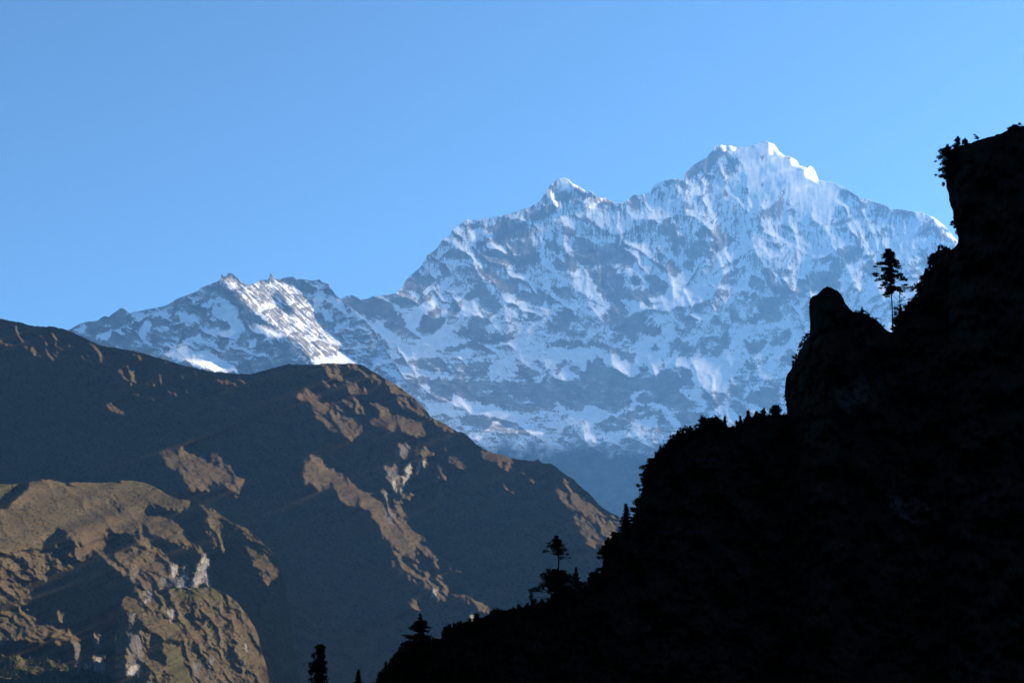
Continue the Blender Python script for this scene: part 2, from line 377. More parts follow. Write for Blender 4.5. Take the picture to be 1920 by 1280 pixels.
ROCK_A = """
a -1: 230,1080 330,990 390,1040 560,1050 560,1100 400,1170 370,1270 150,1270 100,1240
a -1: 580,920 650,980 680,1050 600,1090 570,1060
a -.8: 600,820 680,830 760,860 620,900
a -1: 680,590 760,640 790,690 720,690
a -.8: 430,850 520,790 480,880
a -1: 740,550 830,520 1080,540 1150,460 1290,480 1330,540 1410,530 1440,620 1440,670 1260,690 1240,720 1110,660 1010,590 960,570 900,580
a 1: 900,600 960,565 1050,600 1110,655 960,645 900,640
a -1: 930,660 1060,660 1110,670 1250,720 1470,690 1510,740 1520,820 1580,870 1570,920 1480,960 1340,965 1290,920 1220,950 1100,930 1060,920 960,880 900,800 910,730
a .5: 990,760 1060,710 1230,740 1230,800 1080,830 1000,800
a -1: 910,960 1000,990 1150,1060 1340,1120 1340,1200 1290,1230 1180,1210 1080,1120 960,1050
a 1: 960,1070 1110,1170 1110,1240 1060,1210
a -1: 900,1170 970,1140 1060,1210 1080,1290 780,1290 840,1220
a -1: 1320,1200 1420,1200 1480,1240 1440,1290 1300,1290
a -1: 1490,1210 1560,1190 1620,1200 1640,1290 1480,1270
a -1: 1660,920 1790,900 1920,930 1920,990 1740,990 1680,950
a -1: 1580,680 1720,690 1780,760 1740,830 1660,780 1620,740
a -1: 1780,540 1900,580 1910,660 1800,630
a -1: 1440,470 1540,400 1620,440 1600,490 1500,500
a -1: 1600,370 1740,350 1720,420 1640,430
a -1: 1720,210 1880,220 1890,290 1790,320 1730,300
a -.8: 1640,150 1720,140 1740,200 1660,220
b -1: 100,170 190,200 220,250 210,290 130,250
b -1: 235,200 270,215 300,260 250,270
b -.9: 70,290 170,300 190,340 120,340
b -1: 0,560 60,590 90,640 40,670 0,640
b -.9: 60,460 200,450 280,500 230,530 100,490
b -.7: 150,380 210,370 230,430 180,420
b -.8: 380,310 500,330 560,400 460,370
b -1: 80,700 160,660 260,690 370,740 500,740 590,760 640,800 640,830 710,900 700,940 640,970 480,930 400,960 180,960 120,900 40,800
b -1: 190,980 400,960 480,930 490,990 560,1050 600,1120 640,1200 760,1290 380,1290 300,1140
b .6: 160,955 300,945 390,955 300,965
b -1: 0,850 80,880 140,970 60,1000 0,1000
b -1: 640,1080 700,1050 770,1080 740,1140 680,1150
b -1: 800,1060 900,1050 1000,1110 1045,1170 980,1230 860,1260 640,1290 640,1220 700,1180 760,1180 840,1160
b -1: 610,300 690,240 750,280 760,370 700,400 640,350
b -1: 980,110 1090,80 1190,110 1240,180 1180,170 1100,140 1020,170
b -1: 890,150 970,140 960,170 900,230 875,200
b -1: 960,540 1000,440 1060,500 1110,560 1100,600 960,580
b -.6: 960,620 1060,580 1120,630 1180,690 1160,780 1080,700
b -1: 1290,640 1360,570 1490,570 1520,500 1560,560 1580,640 1690,670 1680,720 1590,770 1500,820 1430,760 1420,700
b .8: 1400,680 1440,650 1460,690 1560,715 1500,725 1420,700
b -.8: 1200,800 1290,740 1420,700 1420,790 1480,840 1470,880 1350,870 1290,900 1220,870
b -1: 900,820 960,830 990,890 1080,900 1100,960 1150,1010 1080,1040 980,980 910,930
b -1: 1180,910 1230,890 1310,920 1290,1000 1180,970
b -1: 1690,870 1780,850 1760,890 1690,940 1620,960 1580,950
b -1: 1840,1060 1920,1040 1920,1180 1850,1160
b -.7: 1620,1110 1720,1090 1720,1130 1640,1150
b -1: 1560,1220 1610,1210 1640,1250 1600,1270
b -.8: 1060,780 1160,800 1080,840
b -.7: 680,480 700,480 750,660 780,900 790,1010 765,1000 750,800 720,650
b -.8: 830,470 845,480 850,620 880,800 900,920 870,900 845,750 832,600
b -.6: 270,520 300,540 370,640 340,630
b -.6: 400,520 425,540 445,660 425,650
b -.6: 1070,330 1095,340 1110,480 1120,560 1095,520
b -.6: 1385,330 1405,340 1410,480 1385,560
b -.6: 1310,300 1330,300 1330,440 1305,460
b -.6: 1670,340 1690,350 1715,520 1695,530
b -.7: 1180,330 1260,350 1240,440 1180,420
b -.7: 1170,460 1230,480 1280,520 1230,530
c -1: 240,400 330,310 440,250 520,150 550,120 610,140 640,200 640,240 560,250 540,300 490,340 480,390 380,400 320,430 260,470 235,440
c .7: 380,325 470,300 470,318 390,345
c -1: 650,250 700,260 740,290 740,340 750,390 690,380 640,350 640,320 690,310
c -1: 740,260 780,250 760,330 740,300
c -1: 400,990 490,940 560,960 600,1010 740,1050 740,1080 640,1120 560,1180 470,1130 450,1070 340,1010
c .7: 430,1060 480,1020 500,1070 600,1090 520,1095
c -1: 760,470 830,520 850,600 810,570 790,500
c -.9: 590,650 640,590 700,650 640,620
c -.8: 360,620 440,570 420,620 370,660
c -.8: 1140,490 1210,500 1190,550
c -.7: 990,240 1040,240 1010,290
c -.8: 1000,500 1050,490 1010,550
c -.6: 1180,540 1200,560 1210,700 1220,790 1190,740
c -.7: 1210,910 1250,940 1310,970 1300,985 1230,965
c -1: 1800,560 1880,580 1860,640 1820,650
c -.9: 1690,880 1820,870 1810,910 1740,930
c -.8: 1760,950 1870,950 1860,980 1770,980
c -.7: 860,800 960,760 990,740 940,810
c -.7: 970,940 1060,930 1040,960 980,960
c -.7: 1040,1090 1120,1080 1200,1090 1130,1130
c -.7: 1380,890 1430,920 1400,930
c -.6: 1260,720 1350,730 1380,690 1300,740
d -1: 730,290 790,300 810,370 770,410 720,340
d -1: 830,340 890,350 910,370 860,380
d -.9: 770,460 800,480 810,550 790,520
d -.8: 890,490 930,440 1000,440 960,480
d -1: 1060,440 1150,445 1210,485 1130,510 1060,525 1030,520 1090,480
d -.7: 1030,535 1190,555 1210,510 1205,570 1110,575
d -1: 1300,550 1330,530 1400,540 1450,535 1390,580
d -1: 630,640 740,585 840,590 750,640 680,660
d -.9: 690,690 740,680 780,700 760,720
d -.9: 990,640 1030,580 1040,610 1010,650
d -1: 940,790 980,740 1060,745 1010,780 960,810
d -1: 690,870 800,840 900,860 960,900 960,960 880,1020 780,1030 720,970 690,930
d -1: 880,700 900,720 930,850 890,850
d -1: 950,860 1060,880 980,900
d -1: 1000,940 1090,930 1000,980
d -1: 640,980 720,990 780,1060 720,1120 620,1090 650,1030
d -1: 950,1050 1100,990 1150,1000 1130,1120 1050,1160 960,1130
d -.9: 120,640 160,650 240,690 240,715 170,690
d -.9: 70,860 120,820 170,840 110,880
d -1: 70,1110 140,1085 220,1110 200,1150 100,1160
d -1: 0,1090 50,1130 80,1200 140,1240 220,1170 220,1290 0,1290
d -1: 450,1140 550,1110 620,1130 700,1090 730,1130 720,1290 400,1290 430,1200
d -1: 540,1050 590,940 650,960 620,1000
d -1: 1560,600 1640,580 1700,640 1780,670 1780,720 1880,800 1830,830 1700,780 1640,740 1580,760 1490,750 1530,680
d .6: 1570,715 1660,705 1690,740 1620,730
d -.7: 1080,760 1130,660 1190,740 1170,810
d -1: 1390,1060 1480,1020 1500,1050 1420,1080
d -1: 1400,1100 1500,1090 1490,1120 1420,1130
d -1: 1310,1010 1390,1010 1380,1060 1320,1060
d -1: 1570,1000 1680,990 1640,1090 1570,1090
d -.7: 1400,1180 1500,1180 1480,1220
e -1: -60,110 110,65 180,100 300,80 400,110 480,170 560,240 620,320 660,400 640,430 560,420 520,380 470,400 420,400 340,380 300,310 200,260 60,180
e 1: 310,310 470,330 450,370 420,420 350,400
e -1: 440,75 600,-10 900,80 840,150 700,200 620,200 500,140
e .8: 660,30 720,20 800,80 760,70
e 1: 500,170 590,215 700,205 900,100 910,170 850,280 790,370 770,410 680,410 640,370 610,290 550,230
e -1: 1060,180 1130,130 1200,130 1190,220 1130,290 1060,270
e -1: 870,230 920,190 1000,200 1040,340 990,400 900,470 780,430 800,340
e -1: 1330,40 1500,50 1600,100 1630,200 1590,240 1460,290 1380,220 1360,150
e 1: 1340,100 1390,100 1320,210 1310,290 1280,380 1180,440 1100,440 1020,500 990,600 930,640 900,690 780,690 660,660 620,620 740,580 830,500 960,450 1010,400 1050,320 1130,310 1190,220
e -1: 1330,230 1400,290 1490,340 1450,380 1360,350 1320,290
e 1: 1430,410 1560,340 1600,370 1540,460 1470,470
e -1: 1100,440 1180,440 1300,380 1400,440 1480,470 1620,460 1720,500 1680,540 1560,570 1440,560 1300,500 1200,490
e .4: 1030,570 1100,480 1200,510 1240,540 1140,540
e -1: 1020,580 1200,560 1400,540 1450,580 1500,650 1400,640 1290,600 1150,640 1040,640
e .8: 1440,580 1560,570 1920,470 1920,560 1790,560 1660,600 1600,650 1500,620
e .8: 1030,650 1290,590 1330,640 1270,690 1130,700
e -1: 640,690 1000,690 1080,740 1060,840 900,840 820,800 700,760 560,760 480,700
e -.75: 1060,760 1500,720 1500,900 1400,900 1150,900 1060,860
e .9: 1480,790 1600,720 1700,680 1740,740 1680,820 1560,870 1480,860
e .8: 1740,690 1860,690 1880,760 1790,760
e -1: 1740,800 1790,770 1860,850 1920,930 1920,960 1840,930
e -1: 860,900 1050,860 1150,920 1500,930 1700,960 1930,960 1930,1230 1740,1230 1560,1170 1290,1130 1130,1060 1110,1130 960,1140 840,1110 880,1030
e .8: 1510,910 1620,890 1740,920 1680,950 1560,900
e .9: 850,850 1060,850 1000,910 900,920
e 1: 1110,1070 1140,1060 1280,1140 1560,1180 1740,1230 1700,1250 1560,1230 1600,1290 900,1290 830,1150 850,1110 960,1150 1130,1160
e -.8: 1130,1180 1220,1190 1250,1230 1180,1220
e -1: 170,430 380,440 420,520 490,620 400,640 280,590 140,540
e .9: 400,470 590,500 640,590 500,630 440,550
e .8: 180,570 240,600 300,640 170,690 70,680 130,650
e .7: 320,760 400,720 580,830 600,920 480,870
e -1: 590,850 700,870 830,850 880,920 830,950 700,960 610,920
e .6: 730,990 860,1010 880,1050 790,1080
f -1: 140,60 200,20 280,50 270,110 200,110
f -1: 300,30 440,20 450,100 400,170 320,170 270,120
f -1: 440,110 540,80 540,140 470,200
f -.9: 500,0 680,0 760,130 640,80 560,70
f -1: 230,310 280,250 340,260 350,310 270,330
f -1: 450,350 560,250 700,230 740,310 650,420 600,450 480,440
f -1: 680,210 760,300 830,360 890,370 840,390 740,330
f -.8: 640,450 720,400 860,430 840,490 740,490
f -1: 950,0 1200,0 1250,60 1200,120 1240,180 1280,260 1370,260 1440,260 1450,330 1440,400 1360,460 1340,570 1280,530 1220,440 1130,430 1050,360 1000,300 1000,260 1080,220 1080,130 1000,60
f -1: 1250,0 1400,0 1420,60 1510,120 1510,200 1460,190 1440,150 1300,100
f -1: 1380,430 1450,380 1540,380 1600,420 1530,480 1420,470
f 1: 1380,520 1450,480 1600,490 1610,570 1650,700 1780,900 1700,860 1640,780 1590,700 1560,860 1460,800 1380,720 1350,620
f -1: 1510,610 1530,560 1590,600 1560,630
f .9: 1240,130 1370,160 1470,180 1450,240 1380,240 1310,220
f 1: 1540,100 1690,30 1700,0 1920,0 1920,200 1740,190 1600,230
f 1: 1510,260 1620,270 1720,330 1760,420 1770,490 1660,530 1600,450 1580,370
f -1: 1740,200 1790,170 1830,200 1780,240
f -1: 1770,280 1840,290 1860,330 1790,320
f -1: 1670,560 1780,510 1860,530 1850,590 1690,610
f -1: 1800,620 1920,570 1920,680 1830,670
f -1: 450,560 600,520 840,540 1040,560 1130,620 1270,640 1350,660 1320,740 1270,740 1170,690 1080,620 930,590 700,600
f -1: 550,760 620,700 670,720 760,790 870,840 900,730 960,690 1040,730 1060,800 1180,830 1310,900 1370,850 1400,800 1560,870 1570,780 1680,850 1780,900 1820,810 1920,900 1920,1010 1800,1000 1780,1080 1650,1100 1500,1040 1340,1040 1300,1060 1320,1150 1250,1210 1150,1250 1000,1210 880,1180 740,1230 640,1200 560,1140 520,1200 340,1240 -10,1210 -10,930 300,960 500,920 540,880
f 1: 450,640 500,600 700,610 930,590 1080,660 1200,700 1350,760 1370,840 1310,820 1180,820 1060,790 1030,720 950,680 880,750 880,830 810,810 740,770 660,710 600,700 540,760 470,700
f -1: 270,640 360,670 400,770 300,720
f .9: 540,890 580,830 660,760 700,830 800,890 680,900
f .7: 350,890 440,880 490,910 370,930
f 1: 530,1150 570,1140 660,1210 750,1240 880,1180 1010,1220 1150,1260 1300,1180 1340,1060 1400,1030 1480,1050 1380,1100 1360,1160 1500,1170 1620,1190 1700,1260 1600,1210 1450,1170 1330,1190 1260,1260 1240,1290 700,1290
f .6: 0,600 200,540 400,560 380,700 300,760 380,800 260,840 0,880
f -.9: 160,770 260,850 190,850
g -1: 60,60 130,40 250,100 290,150 240,210 170,180 110,150
g -1: 340,40 460,80 430,140 330,100
g -1: 350,0 500,0 490,50
g -1: 0,210 60,210 130,250 190,320 150,370 80,380 0,390
g -1: 1120,150 1180,120 1220,190 1220,240 1280,270 1390,210 1410,330 1460,250 1560,220 1590,400 1540,430 1440,390 1360,400 1250,390 1200,320 1160,230
g -1: 1240,150 1320,120 1400,150 1370,200 1280,200
g -1: 980,220 1050,200 1140,240 1160,310 1110,360 1030,330 990,280
g -1: 1560,200 1700,150 1830,160 1900,240 1850,310 1700,340 1600,380
g -1: 1830,30 1920,100 1920,170 1810,120
g -.8: 770,270 830,230 860,260 830,300
g -.9: 710,380 760,350 760,410
g -1: 930,400 980,380 1010,430 940,460
g -1: 1080,480 1140,420 1250,430 1290,480 1290,650 1220,650 1130,620 1060,660 1000,680 880,670 800,660 780,540 880,550 870,610 960,640 1040,590 1080,560
g -1: 950,540 1020,520 1000,580
g -.9: 440,400 500,440 600,460 510,460
g -1: 390,520 450,490 490,570 420,550
g -1: 250,510 290,490 340,560 270,560
g -1: 270,600 350,610 330,650
g -.9: 400,630 500,640 430,680
g -1: 600,620 740,660 740,700 640,690
g -1: 0,700 50,700 100,750 40,800 0,790
g -1: 250,680 310,730 320,780 260,770
g -1: 180,860 280,830 340,850 370,910 450,880 460,970 380,1010 290,960 270,920 190,900
g -1: 490,880 540,830 550,990 490,980
g -1: 590,1010 640,900 700,810 750,770 790,790 800,910 720,940 660,1010
g -1: 960,870 1010,850 1080,870 1120,820 1160,860 1140,930 1030,980 960,940
g -1: 1190,870 1300,780 1390,710 1400,810 1320,890 1200,900
g -1: 1280,1030 1380,920 1440,900 1440,1080 1340,1070
g -.9: 1080,1060 1150,1000 1230,970 1210,1020 1120,1050
g -1: 940,1100 990,1030 1050,1130 1030,1150
g -.9: 690,1090 740,1010 800,1050 730,1090
g -.9: 740,950 800,960 760,990
g -.8: 870,1140 950,1130 910,1190
g -.8: 190,960 260,1070 200,1020
g -.5: 780,1290 840,1180 1000,1200 1100,1230 1300,1200 1360,1230 1340,1290
g -1: 0,920 50,880 90,920 20,950
h -1: 20,210 90,150 160,190 210,250 320,300 470,380 480,300 540,310 560,230 700,330 720,260 800,290 920,360 970,280 1040,330 1090,430 1060,460 950,460 940,520 1000,570 1090,590 1100,640 1000,680 900,680 840,640 740,620 620,620 490,620 450,640 380,690 300,710 180,690 60,620 0,600 0,280
h 1: 430,540 490,500 560,500 660,520 640,540 560,530 490,560 480,610 530,620 640,640 800,680 850,740 900,830 980,880 920,880 860,800 790,720 720,660 600,630 500,650 420,700 330,740 240,750 130,800 50,850 -20,860 -20,640 60,640 180,690 320,710 450,620
h .8: 940,520 960,470 1060,480 1140,470 1180,600 1190,680 1200,710 1150,740 1080,700 1130,660 1090,580 1020,570
h 1: 1090,440 1280,470 1370,480 1420,420 1440,390 1460,340 1560,80 1580,0 1450,0 1440,100 1300,160 1060,150 1050,330
h -1: 60,840 200,770 300,730 420,710 500,660 600,630 680,660 720,680 790,740 850,810 900,860 920,890 720,910 560,880 460,840 390,880 200,920 120,890
h .5: 380,840 480,780 720,740 700,810 600,870 540,840
h .5: 500,710 640,660 650,680 520,720
h .5: 120,810 290,820 180,830
h .5: 0,870 180,890 340,910 230,940 100,900 0,920
h -.8: 860,740 960,690 1130,730 1220,740 1180,830 1060,850 980,870
h -.8: 1160,560 1250,480 1360,480 1400,540 1400,640 1300,640 1240,680 1200,640
h -1: 1400,470 1450,400 1570,410 1660,510 1760,470 1920,430 1920,640 1840,690 1720,640 1580,600 1480,540 1400,540
h -1: 1410,560 1500,570 1640,650 1700,720 1600,760 1500,720 1420,650
h .9: 1280,680 1330,650 1450,700 1540,780 1600,840 1500,860 1400,790
h .6: 1560,600 1740,650 1660,740 1690,690
h -1: 1580,240 1630,180 1700,280 1660,300
h -1: 720,250 760,180 800,220 810,280
h -1: 650,80 690,30 730,70
h -.8: 820,180 900,220 850,190
"""
SNOWFIELD_A = """
c 1.5: 660,180 1050,70 1240,220 1440,370 1570,470 1800,530 1780,640 1700,880 1500,860 1300,640 1000,620 850,570 790,400 790,250
a 1.0: 1720,130 1760,70 1850,80 1880,170 1800,180
"""
LIT_A = """
b .9: 20,60 60,110 110,130 200,195 190,210 90,155
b .3: 190,290 240,270 310,290 300,370 240,380 200,340
b .8: 300,245 420,260 500,310 400,300 330,310
c .9: 590,110 640,120 640,180 620,160
c .9: 690,115 750,130 730,170 695,155
c .9: 1080,85 1112,120 1112,210 1085,200
c .9: 1120,100 1190,180 1240,220 1160,205 1130,150
c .9: 1285,220 1360,270 1372,328 1310,322
c .9: 1370,316 1450,345 1490,310 1545,380 1575,470 1540,480 1440,425 1440,370
d .9: 1620,550 1700,600 1790,680 1700,640
d .9: 1750,715 1850,755 1910,815 1850,805
a .7: 1660,190 1690,230 1740,350 1700,320
p .25: 350,165 470,60 540,45 620,95 700,130 980,160 900,172 760,155 600,165 500,140
n .25: 1560,590 1660,600 1640,632
e .3: 180,755 300,810 420,880 380,880
"""

ONE = lambda X, Y: 1.0
def _tilt(X, Y):
    return sstep(880, 1250, X + 50 * fbm(X / 120.0, Y / 120.0, 103, 2))
crags_a = Crags(540, 2020, 240, 1010, 1.0, [(50.0, lambda X, Y: 1 - _tilt(X, Y)), (86.0, _tilt)], 46.0, 2.2, 7, 110)
crags_b = Crags(40, 800, 490, 850, 1.0, [(50.0, ONE)], 36.0, 1.9, 6, 210)

crags_big = Crags(540, 2020, 240, 1010, 2.0, [(52.0, lambda X, Y: 1 - _tilt(X, Y)), (80.0, _tilt)], 150.0, 1.7, 4, 150)

def snow_field(X, Y, polys, base, extra, seed, crags):
    """above zero: snow lies (ledges, gullies); below: bare rock (steps, ribs). Traced patches and slope together"""
    gx, gy = crags(X, Y)
    if crags is crags_a:
        bx, by = crags_big(X, Y)
        gx = 0.8 * gx + 0.6 * bx; gy = 0.8 * gy + 0.7 * by
    f = base(X, Y).copy()
    paint(f, extra, X, Y, 8, 6, 1 / 16.0, seed + 20)
    paint(f, polys, X + 1.6 * np.clip(gx, -2, 2), Y - 2.2 * np.clip(gy, -2, 2), 3.5, 4.0, 1 / 10.0, seed + 30)
    blob = fbm(X / 17.0, Y / 13.0, seed + 11, 6, 0.75)
    crumb = fbm(X / 3.2, Y / 2.6, seed + 40, 3, 0.75)
    up = sstep(600, 430, Y)
    flute = fbm(X / 6.5 + 0.8 * fbm(X / 30.0, Y / 40.0, seed + 2, 2), Y / 60.0, seed, 3, 0.8)
    flute = flute - 0.9 * sstep(0.55, 1.0, 1 - 2.4 * np.abs(perlin(X / 8.0 + 0.7 * fbm(X / 26.0, Y / 30.0, seed + 4, 2), Y / 75.0, seed + 8)))
    low = sstep(560, 720, Y)
    strata = fbm(X / 24.0 - Y / 50.0, Y / 5.0, seed + 5, 4, 0.6)
    tex = 0.46 * np.clip(gy, -2.2, 2.2) + 0.10 * np.clip(gx, -2, 2) + (0.50 - 0.12 * up) * blob + 0.60 * crumb + 0.85 * up * flute + 0.70 * low * strata
    return 0.84 * f + tex * np.clip(1.2 - 0.42 * np.abs(f), 0.55, 1.15)

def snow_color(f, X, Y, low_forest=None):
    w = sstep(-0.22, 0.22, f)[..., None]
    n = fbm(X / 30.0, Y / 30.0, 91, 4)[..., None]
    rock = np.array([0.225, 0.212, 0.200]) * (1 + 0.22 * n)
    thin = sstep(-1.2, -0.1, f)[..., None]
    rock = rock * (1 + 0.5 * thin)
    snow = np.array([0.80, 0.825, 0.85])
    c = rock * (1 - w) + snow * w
    if low_forest is not None:
        t = low_forest(X, Y)[..., None]
        c = c * (1 - t) + np.array([0.045, 0.046, 0.040]) * (1 + 0.4 * fbm(X / 22.0, Y / 16.0, 95, 5, 0.65)[..., None]) * t
    return np.clip(c, 0.01, 0.9)

ROCK_A = parse(ROCK_A); SNOWFIELD_A = parse(SNOWFIELD_A); LIT_A = parse(LIT_A)

def base_a(X, Y):
    return 0.30 + 0.28 * sstep(900, 1300, X) * sstep(640, 480, Y) - 0.15 * sstep(640, 760, Y)

def forest_a(X, Y):
    edge = 832 + 22 * fbm(X / 55.0, Y / 70.0, 77, 5, 0.6) - 12 * sstep(1200, 1350, X)
    return 0.98 * sstep(-14, 24, Y - edge)

def field_a(X, Y):
    return snow_field(X, Y, ROCK_A, base_a, SNOWFIELD_A, 100, crags_a)

def want_a(X, Y):
    f = field_a(X, Y)
    L = np.full(X.shape, 0.03) + 0.04 * paint(np.zeros(X.shape), [(1.0, SNOWFIELD_A[0][1])], X, Y, 20, 6)
    up = sstep(560, 430, Y)
    L += 0.03 * fbm(X / 30.0, Y / 60.0, 61, 3) + 0.05 * fbm(X / 6.0, Y / (10.0 + 26 * up), 62, 4, 0.65)
    L = np.clip(L, -0.10, 0.13)
    smooth = paint(np.zeros(X.shape), [(1.0, SNOWFIELD_A[0][1])], X, Y, 14, 6)
    wood = forest_a(X, Y)
    L += (1 - 0.6 * smooth) * (1 - 0.7 * wood) * (0.044 * np.clip(crags_a.sunward(X, Y), -2.5, 2.5) + 0.040 * np.clip(crags_big.sunward(X, Y), -2, 2))
    L -= 0.018 * sstep(480, 640, Y) + 0.04 * wood
    L += 0.05 * up * fbm(X / 4.5, Y / 38.0, 66, 3, 0.6) + 0.02 * np.clip(f, -1, 1)
    paint(L, LIT_A, X, Y, 2.5, 1.5, 1 / 9.0, 63, 1.0)
    return L

relief_a = Relief(540, 2020, 250, 1010, 1.5, want_a, 0.62)
w0 = np.log(12300.0) - np.median(relief_a(np.linspace(900, 1700, 60), np.full(60, 480.0)))
cols = np.concatenate([np.arange(560, 1800, 1.25), np.arange(1800, 2001, 3.0)])
slope_mesh('snow_mountain', cols, crest_line(PEAK_CREST, 1.1, 5), 1000.0, 520,
           lambda x, y: np.exp(relief_a(x, y) + w0 - np.maximum(y - 1000, 0) / F_PX),
           lambda x, y: snow_color(field_a(x, y), x, y, forest_a), M_SNOW,
           [(40, 15), (180, 130), (600, 700), (1500, 1800)], skirt=1395.0)
# ------------------------------------------------------------------ rocky snow ridge on the left
RIDGE_CREST = ("60,640 90,628 120,618 128,619 137,614 154,605 163,603 184,601 186,598 195,592 204,594 214,586 227,577 233,579 242,587 270,581 307,574 319,569 328,562 "
               "345,555 360,550 373,544 375,540 386,536 397,532 411,526 415,521 415,513 420,518 425,518 428,511 436,513 446,522 456,531 467,534 482,529 484,526 501,524 "
               "506,521 506,512 510,513 513,520 524,525 531,521 550,518 556,524 569,523 584,526 599,524 604,529 616,532 621,541 631,554 640,560 "
               "652,572 666,583 685,601 698,615 712,636 726,658 741,682 757,708 775,750 790,800")
ROCK_B = """
i .9: 640,510 780,520 860,520 1030,470 1030,560 980,580 860,560 740,580 680,560
i .9: 360,720 590,655 600,680 480,730 400,780 340,780
i .8: 600,660 700,590 720,590 640,640
i .9: 730,700 780,620 860,590 860,640 840,730 770,760
i .6: 880,680 1000,640 1080,640 1040,700 960,700
i .7: 980,570 1080,590 1070,620
i .8: 1120,500 1300,530 1330,560 1290,620 1340,650 1240,680 1180,600
i .8: 1250,440 1400,420 1560,340 1640,380 1660,430 1750,470 1740,560 1800,630 1810,700 1740,760 1600,770 1400,720 1360,690 1420,650 1560,690 1660,680 1650,630 1560,570 1450,530 1480,480 1380,450
i -1: 1540,580 1640,620 1670,670 1600,680 1500,620 1400,590
i .6: 1260,390 1330,360 1310,410
i .6: 1160,790 1340,740 1450,770 1560,780 1500,850 1400,840 1290,800
i .7: 1700,790 1740,870 1820,890 1590,890
i .6: 1130,440 1200,360 1330,320 1200,380
i .9: 1850,800 1920,790 1900,860 1850,850
i -1: 1560,200 1640,250 1800,420 1900,520 1880,640 1800,600 1740,470 1660,400 1560,330 1500,260
i 1.6: 985,935 1100,880 1180,845 1220,850 1310,905 1410,890 1480,920 1570,970 1720,1060 1725,1110 1630,1110 1380,1060 1200,1000
i 1.2: 1210,1000 1340,990 1480,1000 1620,1095 1480,1085 1380,1050
e 1: 310,310 470,330 450,370 420,420 350,400
e .9: 400,470 590,500 640,590 500,630 440,550
e .8: 180,570 240,600 300,640 170,690 70,680 130,650
e .8: 320,760 400,720 580,830 600,920 480,870
i .3: 70,680 180,620 240,640 210,690
j -.25: 100,190 170,170 230,200 300,240 440,210 540,190 640,200 720,230 830,260 900,330 960,420 1010,520 1050,620 1200,740 1280,820 1250,880 1180,900 900,840 700,700 560,600 390,480 190,280
j -.8: 880,830 1050,850 1250,880 1200,950 1000,975 940,900
j .9: 1000,360 1050,270 1110,260 1110,400 1060,480 1040,520 1000,480
j .8: 1150,350 1290,380 1320,520 1240,480
j .8: 1080,470 1190,490 1210,600 1140,600 1080,540
j .7: 1200,680 1350,560 1360,640 1240,720
j 1.6: 990,980 1060,955 1180,960 1250,905 1440,1015 1500,1080 1200,1060 1040,1070
j .4: 420,620 700,740 560,820 430,700
j .8: 370,800 430,790 410,860 350,850
j .9: 1340,430 1530,590 1480,580 1380,500
j .6: 280,950 420,960 440,1000 330,970
j -1: 660,185 800,150 830,200 760,220
j -1: 830,260 900,230 1000,260 960,320 880,300
"""
LIT_B = """
j .5: 100,180 170,160 230,190 300,235 440,205 540,185 640,200 720,225 830,260 900,330 960,420 1010,520 1050,620 1200,740 1280,820 1250,880 1270,905 1430,1010 1520,1090 1040,1090 990,980 860,850 700,700 560,600 390,480 190,280
j .10: 560,280 620,330 640,430 780,540 880,560 760,440 700,330 620,260
j .35: 420,620 560,650 720,740 600,760 500,700
j .0: 560,330 640,330 800,500 760,560 640,440
i .07: 985,935 1100,880 1180,845 1220,850 1310,905 1410,890 1480,920 1570,970 1720,1060 1725,1110 1630,1110 1380,1060 1200,1000
i .8: 1210,990 1340,990 1480,1000 1620,1095 1480,1090 1380,1050
"""
ROCK_B = parse(ROCK_B); LIT_B = parse(LIT_B)

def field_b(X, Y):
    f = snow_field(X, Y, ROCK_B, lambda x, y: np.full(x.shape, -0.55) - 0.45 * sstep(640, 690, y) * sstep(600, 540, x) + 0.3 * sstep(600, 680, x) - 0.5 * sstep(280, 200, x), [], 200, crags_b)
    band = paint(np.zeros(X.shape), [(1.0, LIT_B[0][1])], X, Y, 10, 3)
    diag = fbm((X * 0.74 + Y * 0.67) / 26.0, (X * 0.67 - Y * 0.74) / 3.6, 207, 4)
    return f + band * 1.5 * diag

def want_b(X, Y):
    L = np.full(X.shape, 0.0)
    L += 0.015 * fbm(X / 22.0, Y / 30.0, 71, 4)
    L = np.clip(L, -0.01, 0.02)
    paint(L, LIT_B, X, Y, 5, 2.5, 1 / 9.0, 73)
    lit = sstep(0.0, 0.4, L)
    L = L + (1 - lit) * np.clip(0.05 * crags_b.sunward(X, Y), -0.15, 0.03)
    diag = fbm((X * 0.74 + Y * 0.67) / 30.0, (X * 0.67 - Y * 0.74) / 4.5, 75, 4)
    smooth = paint(np.zeros(X.shape), [(1.0, [q for q in ROCK_B if q[0] > 1.5][0][1]), (1.0, [q for q in ROCK_B if q[0] > 1.5][1][1])], X, Y, 4, 1)
    return L + lit * (1 - 0.8 * smooth) * 0.55 * diag

relief_b = Relief(40, 810, 490, 860, 1.5, want_b, 0.75)
wb = np.log(8600.0) - np.median(relief_b(np.linspace(250, 600, 40), np.full(40, 600.0)))
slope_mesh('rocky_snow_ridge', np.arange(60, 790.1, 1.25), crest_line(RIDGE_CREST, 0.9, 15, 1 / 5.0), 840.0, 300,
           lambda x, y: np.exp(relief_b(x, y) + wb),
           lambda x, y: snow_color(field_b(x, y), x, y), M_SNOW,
           [(30, 12), (120, 90), (400, 420), (900, 1300)])
